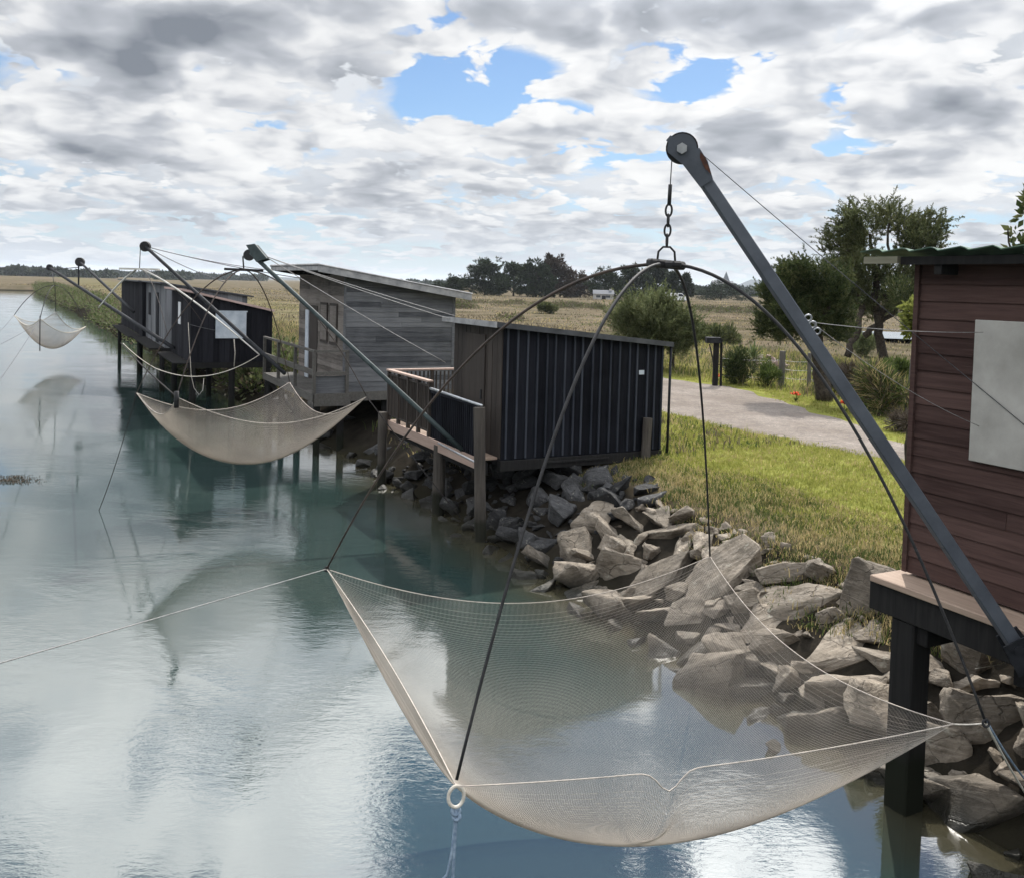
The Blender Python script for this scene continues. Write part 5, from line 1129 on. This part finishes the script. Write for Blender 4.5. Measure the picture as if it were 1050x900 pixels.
# bush tops behind the roof of the oxblood hut
pr = atd(975, 300, 34.0); pr = Vector((pr.x, pr.y, 1.1)); tr6 = empty('garden_tree', pr, 0, 'low olive tree whose tops show over the green roof', 'tree')
mb = MB(); limb(mb, (0, 0, -.1), (.2, 0, 3.2), .12, .03, .2, seed=66); limb(mb, (0, 0, 1), (-1.2, 0, 3.4), .07, .02, .2, seed=67); limb(mb, (0, 0, 1), (1.2, 0, 3.3), .07, .02, .2, seed=68); mb.build('trunk', 'bark', tr6)
foliage('crown', tr6, pr, blob_cloud((pr.x, pr.y, pr.z+2.6), (2.4, .8, 1.1), 34, .45, 69), 9000, .22, .02, ['tree_green', 'tree_dark'], .8, [0, 1])
# ------------------------------------------------------------------ belt of cypresses and pines across the marsh
def belt_tree(px0, px1, top, base, kind, label, seed, d=None):
    p = on_ground((px0+px1)/2, base) if d is None else None
    if d is not None: p = atd((px0+px1)/2, base, d); p.z = 1.1
    k = (p-EYE).dot(_f)/F; w_ = (px1-px0)*k/2; hh = (base-top)*k; h = empty('cypress_tree', p, 0, label, 'tree', 'trees across the marsh'); rr = np.random.default_rng(seed)
    bl = []
    for i in range(34):
        a = rr.uniform(-1, 1); zf = rr.uniform(.10, .92); wid = w_*(1-.55*max(0, zf-.45)**1.0/.5) if kind != 'spire' else w_*(1.05-zf)
        bl.append(((p.x+a*wid, p.y+rr.uniform(-1, 1)*w_*.5, p.z+hh*zf*(1-.16*abs(a))), (w_*.34*rr.uniform(.7, 1.3), w_*.3, hh*.085*rr.uniform(.7, 1.3))))
    if kind != 'spire':
        for q in range(4): bl.append(((p.x+rr.uniform(-.6, .6)*w_, p.y, p.z+hh*rr.uniform(.9, 1.02)), (w_*.12, w_*.1, hh*.05)))
    foliage('crown', h, p, bl, 6500, hh*.085, hh*.017, ['pine_brown' if kind == 'brown' else 'pine'], .35, shell_=.6)
    mb = MB(); limb(mb, (0, 0, -.3), (0, 0, hh*.8), hh*.035, hh*.01, .2, seed=seed)
    for q in range(3): limb(mb, (0, 0, hh*.25), (rr.uniform(-1, 1)*w_*.8, 0, hh*.7), hh*.018, hh*.006, .3, seed=seed+q)
    mb.build('trunk', 'bark', h)
BT = [(455, 480, 284, 304, 'round', 'small cypress at the left end of the dark tree belt'), (474, 520, 268, 305, 'round', 'broad dark cypress second from the left in the belt'), (505, 548, 271, 305, 'round', 'dark cypress with a flat top left of the ragged brown one'),
      (532, 566, 266, 306, 'round', 'dark tree directly left of the ragged brown cypress'), (548, 588, 265, 306, 'brown', 'ragged brownish cypress standing highest in the belt'), (580, 610, 279, 306, 'brown', 'low brown tree above the white cottage'),
      (602, 640, 277, 308, 'round', 'dark tree right of the white cottage'), (630, 668, 274, 309, 'round', 'dark tree behind the left arm of the near net frame'), (655, 690, 272, 309, 'round', 'dark tree directly behind the near frame hub'),
      (676, 700, 276, 309, 'spire', 'pointed dark tree right of the near frame hub'), (694, 712, 280, 309, 'spire', 'small pointed tree at the right end of the belt')]
for k, (a, b_, tp_, bs, kd, lab) in enumerate(BT): belt_tree(a, b_, tp_, bs, kd, lab, 200+k, d=225+6*(k % 3))
belt_tree(716, 762, 286, 306, 'round', 'low round tree below the church spire', 230, d=260)
belt_tree(440, 462, 287, 298, 'round', 'low tree beside the thin mast left of the belt', 231, d=300)
# white cottage, parked van and more farm roofs under the belt
def cottage(px0, px1, ytop, ybase, d, label, wallm='plaster', roofm='slate', gable=False):
    p = atd((px0+px1)/2, ybase, d); p.z = 1.05; k = (p-EYE).dot(_f)/F; w_ = (px1-px0)*k; hh = (ybase-ytop)*k; h = empty('cottage', p, 0, label, 'cottage'); D_ = w_*.6
    mb = MB(); mb.box(-w_/2, w_/2, 0, D_, -.3, hh*.6); mb.build('wall', wallm, h)
    mb = MB(); mb.prism([(-w_/2-.2, -.25, hh*.58), (-w_/2-.2, D_/2, hh), (-w_/2-.2, D_+.25, hh*.58)], (w_+.4, 0, 0)); rf = mb.build('roof', roofm, h); MB().box(w_*.3, w_*.3+.6, D_/2-.3, D_/2+.3, hh*.8, hh*1.13).build('chimney', wallm, rf)
    for x in (-.28, .22): fr = MB().box(w_*x-.5, w_*x+.5, -.04, .02, hh*.22, hh*.45).build('window', 'glass', h)
    MB().box(-.45, .45, -.05, .02, 0, hh*.42).build('door', 'black_wood', h)
cottage(609, 629, 297, 307, 215, 'small white cottage under the dark tree belt')
p = atd(693, 309.5, 205); p.z = 1.05; van = empty('parked_van', p, .1, 'small white van parked at the right foot of the tree belt', 'van')
mb = MB(); mb.prism([(-2.3, -.9, .45), (2.2, -.9, .45), (2.3, -.9, 1.2), (1.7, -.9, 1.35), (1.1, -.9, 2.0), (-2.2, -.9, 2.05)], (0, 1.8, 0)); mb.build('body', 'paint_white', van, bevel=.06)
mb = MB(); mb.prism([(1.05, -.92, 1.3), (1.6, -.92, 1.3), (1.05, -.92, 1.9), (.3, -.92, 1.9), (.3, -.92, 1.3)], (0, .02, 0)); mb.build('side_window', 'glass', van)
for x in (-1.5, 1.4):
    for y in (-.86, .86): MB().disc((x, y, .34), (0, 1, 0), .34, .22, 14).build('wheel', 'iron', van)
# church spire far off
p = atd(744, 300, 900); p.z = 1; k = 900/F; ch = empty('church', p, 0, 'slender distant church spire right of the tree belt', 'church')
mb = MB(); mb.box(-3, 3, -3, 3, 0, 9.5*k+3); mb.build('tower', 'plaster', ch)
mb = MB(); zt_ = (304-284)*k; b_ = 9.5*k+3; mb.add([(-3.2, -3.2, b_), (3.2, -3.2, b_), (3.2, 3.2, b_), (-3.2, 3.2, b_), (0, 0, zt_+3)], [(0, 1, 4), (1, 2, 4), (2, 3, 4), (3, 0, 4), (3, 2, 1, 0)]); mb.build('spire', 'slate', ch)
mb = MB(); mb.box(-10, 10, 4, 26, 0, 7); mb.prism([(-10.5, 3.5, 7), (-10.5, 15, 13), (-10.5, 26.5, 7)], (21, 0, 0)); mb.build('nave', 'slate', ch)
# far woods on the skyline: one mass
V = []; blw = []
def wood_band(px0, px1, d, lo, hi, n, seed):
    rr = np.random.default_rng(seed)
    for _ in range(n):
        px_ = rr.uniform(px0, px1); p = atd(px_, 290, d*rr.uniform(.96, 1.04)); hgt = rr.uniform(lo, hi)*d/F; blw.append(((p.x, p.y, 1+hgt*.45), (hgt*rr.uniform(.7, 1.7), hgt, hgt*.55)))
wood_band(-60, 115, 700, 4.5, 8, 70, 1); wood_band(100, 270, 1100, 4, 6.5, 70, 2); wood_band(380, 480, 900, 3.5, 6, 24, 3); wood_band(700, 800, 800, 5, 9, 30, 4); wood_band(700, 1100, 500, 5, 10, 60, 5); wood_band(15, 60, 690, 7, 10, 8, 6); wood_band(160, 185, 700, 7, 9, 6, 7); wood_band(-500, -60, 800, 5, 9, 40, 8)
fw_ = foliage('distant_woods', None, (0, 0, 0), blw, 60000, 2.6, 1.1, ['pine'], .0, shell_=.5); tag(fw_, kind='stuff')
# low blue hills on the horizon
V = []; Fq = []; n = 160
for i in range(n+1):
    a = R(-50+100*i/n); d = 5200; hgt = 14+16*abs(math.sin(i*.13))*abs(math.sin(i*.041+1))+4*math.sin(i*.5)+ (46*math.exp(-((a-R(14.6))/R(.9))**2)); x, y = d*math.sin(a), d*math.cos(a); V += [(x, y, -5), (x, y, hgt), (x*1.15, y*1.15, -5)]
for i in range(n): k = i*3; Fq += [(k, k+3, k+4, k+1), (k+1, k+4, k+5, k+2)]
m_, g_, b_2, o_ = mat('hill_cover'); setp(g_, b_2, (.05, .06, .055), 1.0, 0, None, 0); MT['hill'] = m_
hl = mesh_np('hills', V, np.array(Fq), 'hill', smooth=True); tag(hl, kind='structure')
# ------------------------------------------------------------------ fence, gate post, rubble, flowers
GF = 'fence posts along the track'
def fence_post(px_, ybase, ytop, r, label, lean=0.0, m='fence_wood'):
    p = on_ground(px_, ybase); k = (p-EYE).dot(_f)/F; hh = (ybase-ytop)*k; mb = MB()
    mb.tube([(lean*hh*i/5+random.uniform(-.006, .006), 0, -.2+(hh+.2)*i/5) for i in range(6)], [r*random.uniform(.93, 1.06) for _ in range(6)], 9); o = mb.build('fence_post', m); o.location = p; tag(o, label, 'fence post', GF); return p, hh
fp = [fence_post(801, 396, 360, .085, 'thick round fence post right of the small dark shrub'), fence_post(829, 398, 362, .055, 'thin fence post left of the stout tree trunk'), fence_post(863, 402, 374, .06, 'short fence post beside the grey boom'),
      fence_post(929, 426, 351, .065, 'tall thin leaning fence post behind the brushwood heap', .09), fence_post(941, 427, 374, .10, 'thick pale fence post nearest the oxblood hut', .05, 'grey_rail')]
pw = [fp[i] for i in (0, 1, 2, 3)]; p_, h_ = pw[0]
wf = empty('fence_wire', p_, 0, 'rusty wire fence strung between the posts beside the track', 'wire fence')
for hz_ in (.25, .5, .75):
    mb = MB(); pts = []
    gp0 = on_ground(740, 394)
    seq = [gp0+Vector((0, 0, hz_))]+[a+Vector((0, 0, min(hz_, b_*.92))) for a, b_ in pw]
    for a, b_ in zip(seq[:-1], seq[1:]): pts += sag_line(a, b_, .03, 6)[:-1]
    pts.append(seq[-1]); mb.tube([q-p_ for q in pts], .006, 5); mb.build('wire', 'cable', wf)
p = on_ground(733, 396); k = (p-EYE).dot(_f)/F; gp = empty('gate_post', p, 0, 'dark timber gate post with a letter box on a bracket', 'gate post')
mb = MB(); mb.box(-.07, .07, -.07, .07, -.1, 50*k); mb.build('post', 'dark_beam', gp, bevel=.008)
mb = MB(); mb.tube([(.17, 0, -.1), (.14, 0, 48*k)], .035, 8); mb.build('side_post', 'dark_beam', gp)
mb = MB(); mb.box(-.30, .10, -.16, .12, 44*k, 50*k); mb.build('letter_box', 'boom_black', gp, bevel=.006)
mb = MB(); mb.tube([(-.2, -.02, 43*k), (-.05, 0, 22*k)], .02, 6); mb.build('bracket', 'iron', gp)
# heap of broken brick
p0_ = on_ground(786, 379); random.seed(21)
for k in range(46):
    a, rr_ = random.uniform(0, 6.28), random.random()**.5; x, y = math.cos(a)*rr_*.85, math.sin(a)*rr_*.5; z = max(0, .55*(1-rr_))*random.uniform(.6, 1)
    me = PROTO[k % 12]; o = bpy.data.objects.new('brick_chunk', me); col.objects.link(o); s_ = random.uniform(.16, .34); o.location = (p0_.x+x, p0_.y+y+.3, p0_.z+z+.04); o.scale = (s_, s_, s_); o.rotation_euler = [random.uniform(0, 6) for _ in range(3)]
    o.material_slots[0].link = 'OBJECT'; o.material_slots[0].material = MT['brick_rubble']; tag(o, 'broken brick chunk in the rubble heap behind the yucca', 'brick', 'brick rubble heap')
def poppy(px_, py_, hpx, label, r=.085):
    p = on_ground(px_, py_); k = (p-EYE).dot(_f)/F; hh = hpx*k; h = empty('poppy_plant', p, 0, label, 'flower', 'orange flowers by the track')
    mb = MB(); mb.tube([(0, 0, 0), (.015, 0, hh*.5), (0, 0, hh)], .008, 6); mb.build('stem', 'weeds', h)
    mb = MB()
    for c_ in ((0, 0, hh), (.05, .02, hh-.05), (-.06, .03, hh-.03)):
        for q in range(6):
            a = q*1.047; d = Vector((math.cos(a), math.sin(a), .35)); sd_ = Vector((-math.sin(a), math.cos(a), 0)); c = Vector(c_); mb.add([c, c+d*r*.6+sd_*r*.42, c+d*r+Vector((0, 0, .03)), c+d*r*.6-sd_*r*.42], [(0, 1, 2, 3)])
    mb.build('petal', 'poppy', h)
    mb = MB()
    for q in range(26):
        a = random.uniform(0, 6.28); L = random.uniform(.10, .24); d = Vector((math.cos(a)*.8, math.sin(a)*.8, .9)).normalized(); sd_ = Vector((-math.sin(a), math.cos(a), 0))*.014; mb.add([Vector((0, 0, 0))-sd_, Vector((0, 0, 0))+sd_, d*L], [(0, 1, 2)])
    mb.build('leaves', 'weeds', h)
poppy(816, 412, 8, 'orange red poppy left of the stout tree trunk'); poppy(865, 424, 11, 'orange red poppy right of the stout tree trunk close to the boom', .09); poppy(735, 392, 7, 'orange red poppy at the foot of the gate post')
# floating weed patch on the water at the left
P = np.array([list(at(*(q_), 0.0)) for q_ in ((rng.normal(12, 14), rng.normal(492, 2.2)) for _ in range(190))]); P[:, 2] = .004
o = blades('floating_weed', P, .018, .018, ['twig', 'twig'], 1.6, 5, .05, rng.integers(0, 2, len(P))); tag(o, kind='stuff')
grow_grass()
# ------------------------------------------------------------------ light and render
make_sky()
sun = bpy.data.lights.new('sun', 'SUN'); so = bpy.data.objects.new('sun', sun); col.objects.link(so)
sun.energy = 5.0; sun.angle = R(.5); sun.color = (1.0, .95, .87)
dv = -(SUN_H*math.cos(SUN_EL)+Vector((0, 0, math.sin(SUN_EL)))); so.rotation_euler = dv.to_track_quat('-Z', 'Y').to_euler(); so.location = (0, 0, 30)
sc.render.engine = 'CYCLES'; sc.cycles.max_bounces = 6; sc.cycles.diffuse_bounces = 3; sc.cycles.glossy_bounces = 3; sc.cycles.transmission_bounces = 3; sc.cycles.transparent_max_bounces = 8
sc.cycles.use_denoising = True; sc.cycles.use_adaptive_sampling = True; sc.cycles.adaptive_threshold = .015
sc.cycles.sample_clamp_indirect = 6; sc.cycles.caustics_reflective = False; sc.cycles.caustics_refractive = False
vs = sc.view_settings; vs.view_transform = 'Standard'; vs.look = 'None'; vs.exposure = .12; vs.gamma = 1; vs.use_curve_mapping = False

# the air over the marsh: thin even haze
m, g, b, o = mat('thin_haze'); g.n.remove(b); pv_ = g.new('ShaderNodeVolumePrincipled'); pv_.inputs['Color'].default_value = (.80, .87, .95, 1); pv_.inputs['Density'].default_value = .00010; pv_.inputs['Anisotropy'].default_value = .2; g.l.new(pv_.outputs[0], o.inputs['Volume']); MT['haze'] = m
if HAZE:
    hz_ = MB().box(-8000, 8000, -1200, 9000, -6.5, 72).build('haze', 'haze'); tag(hz_, kind='stuff'); sc.cycles.volume_bounces = 0; sc.cycles.volume_step_rate = 4
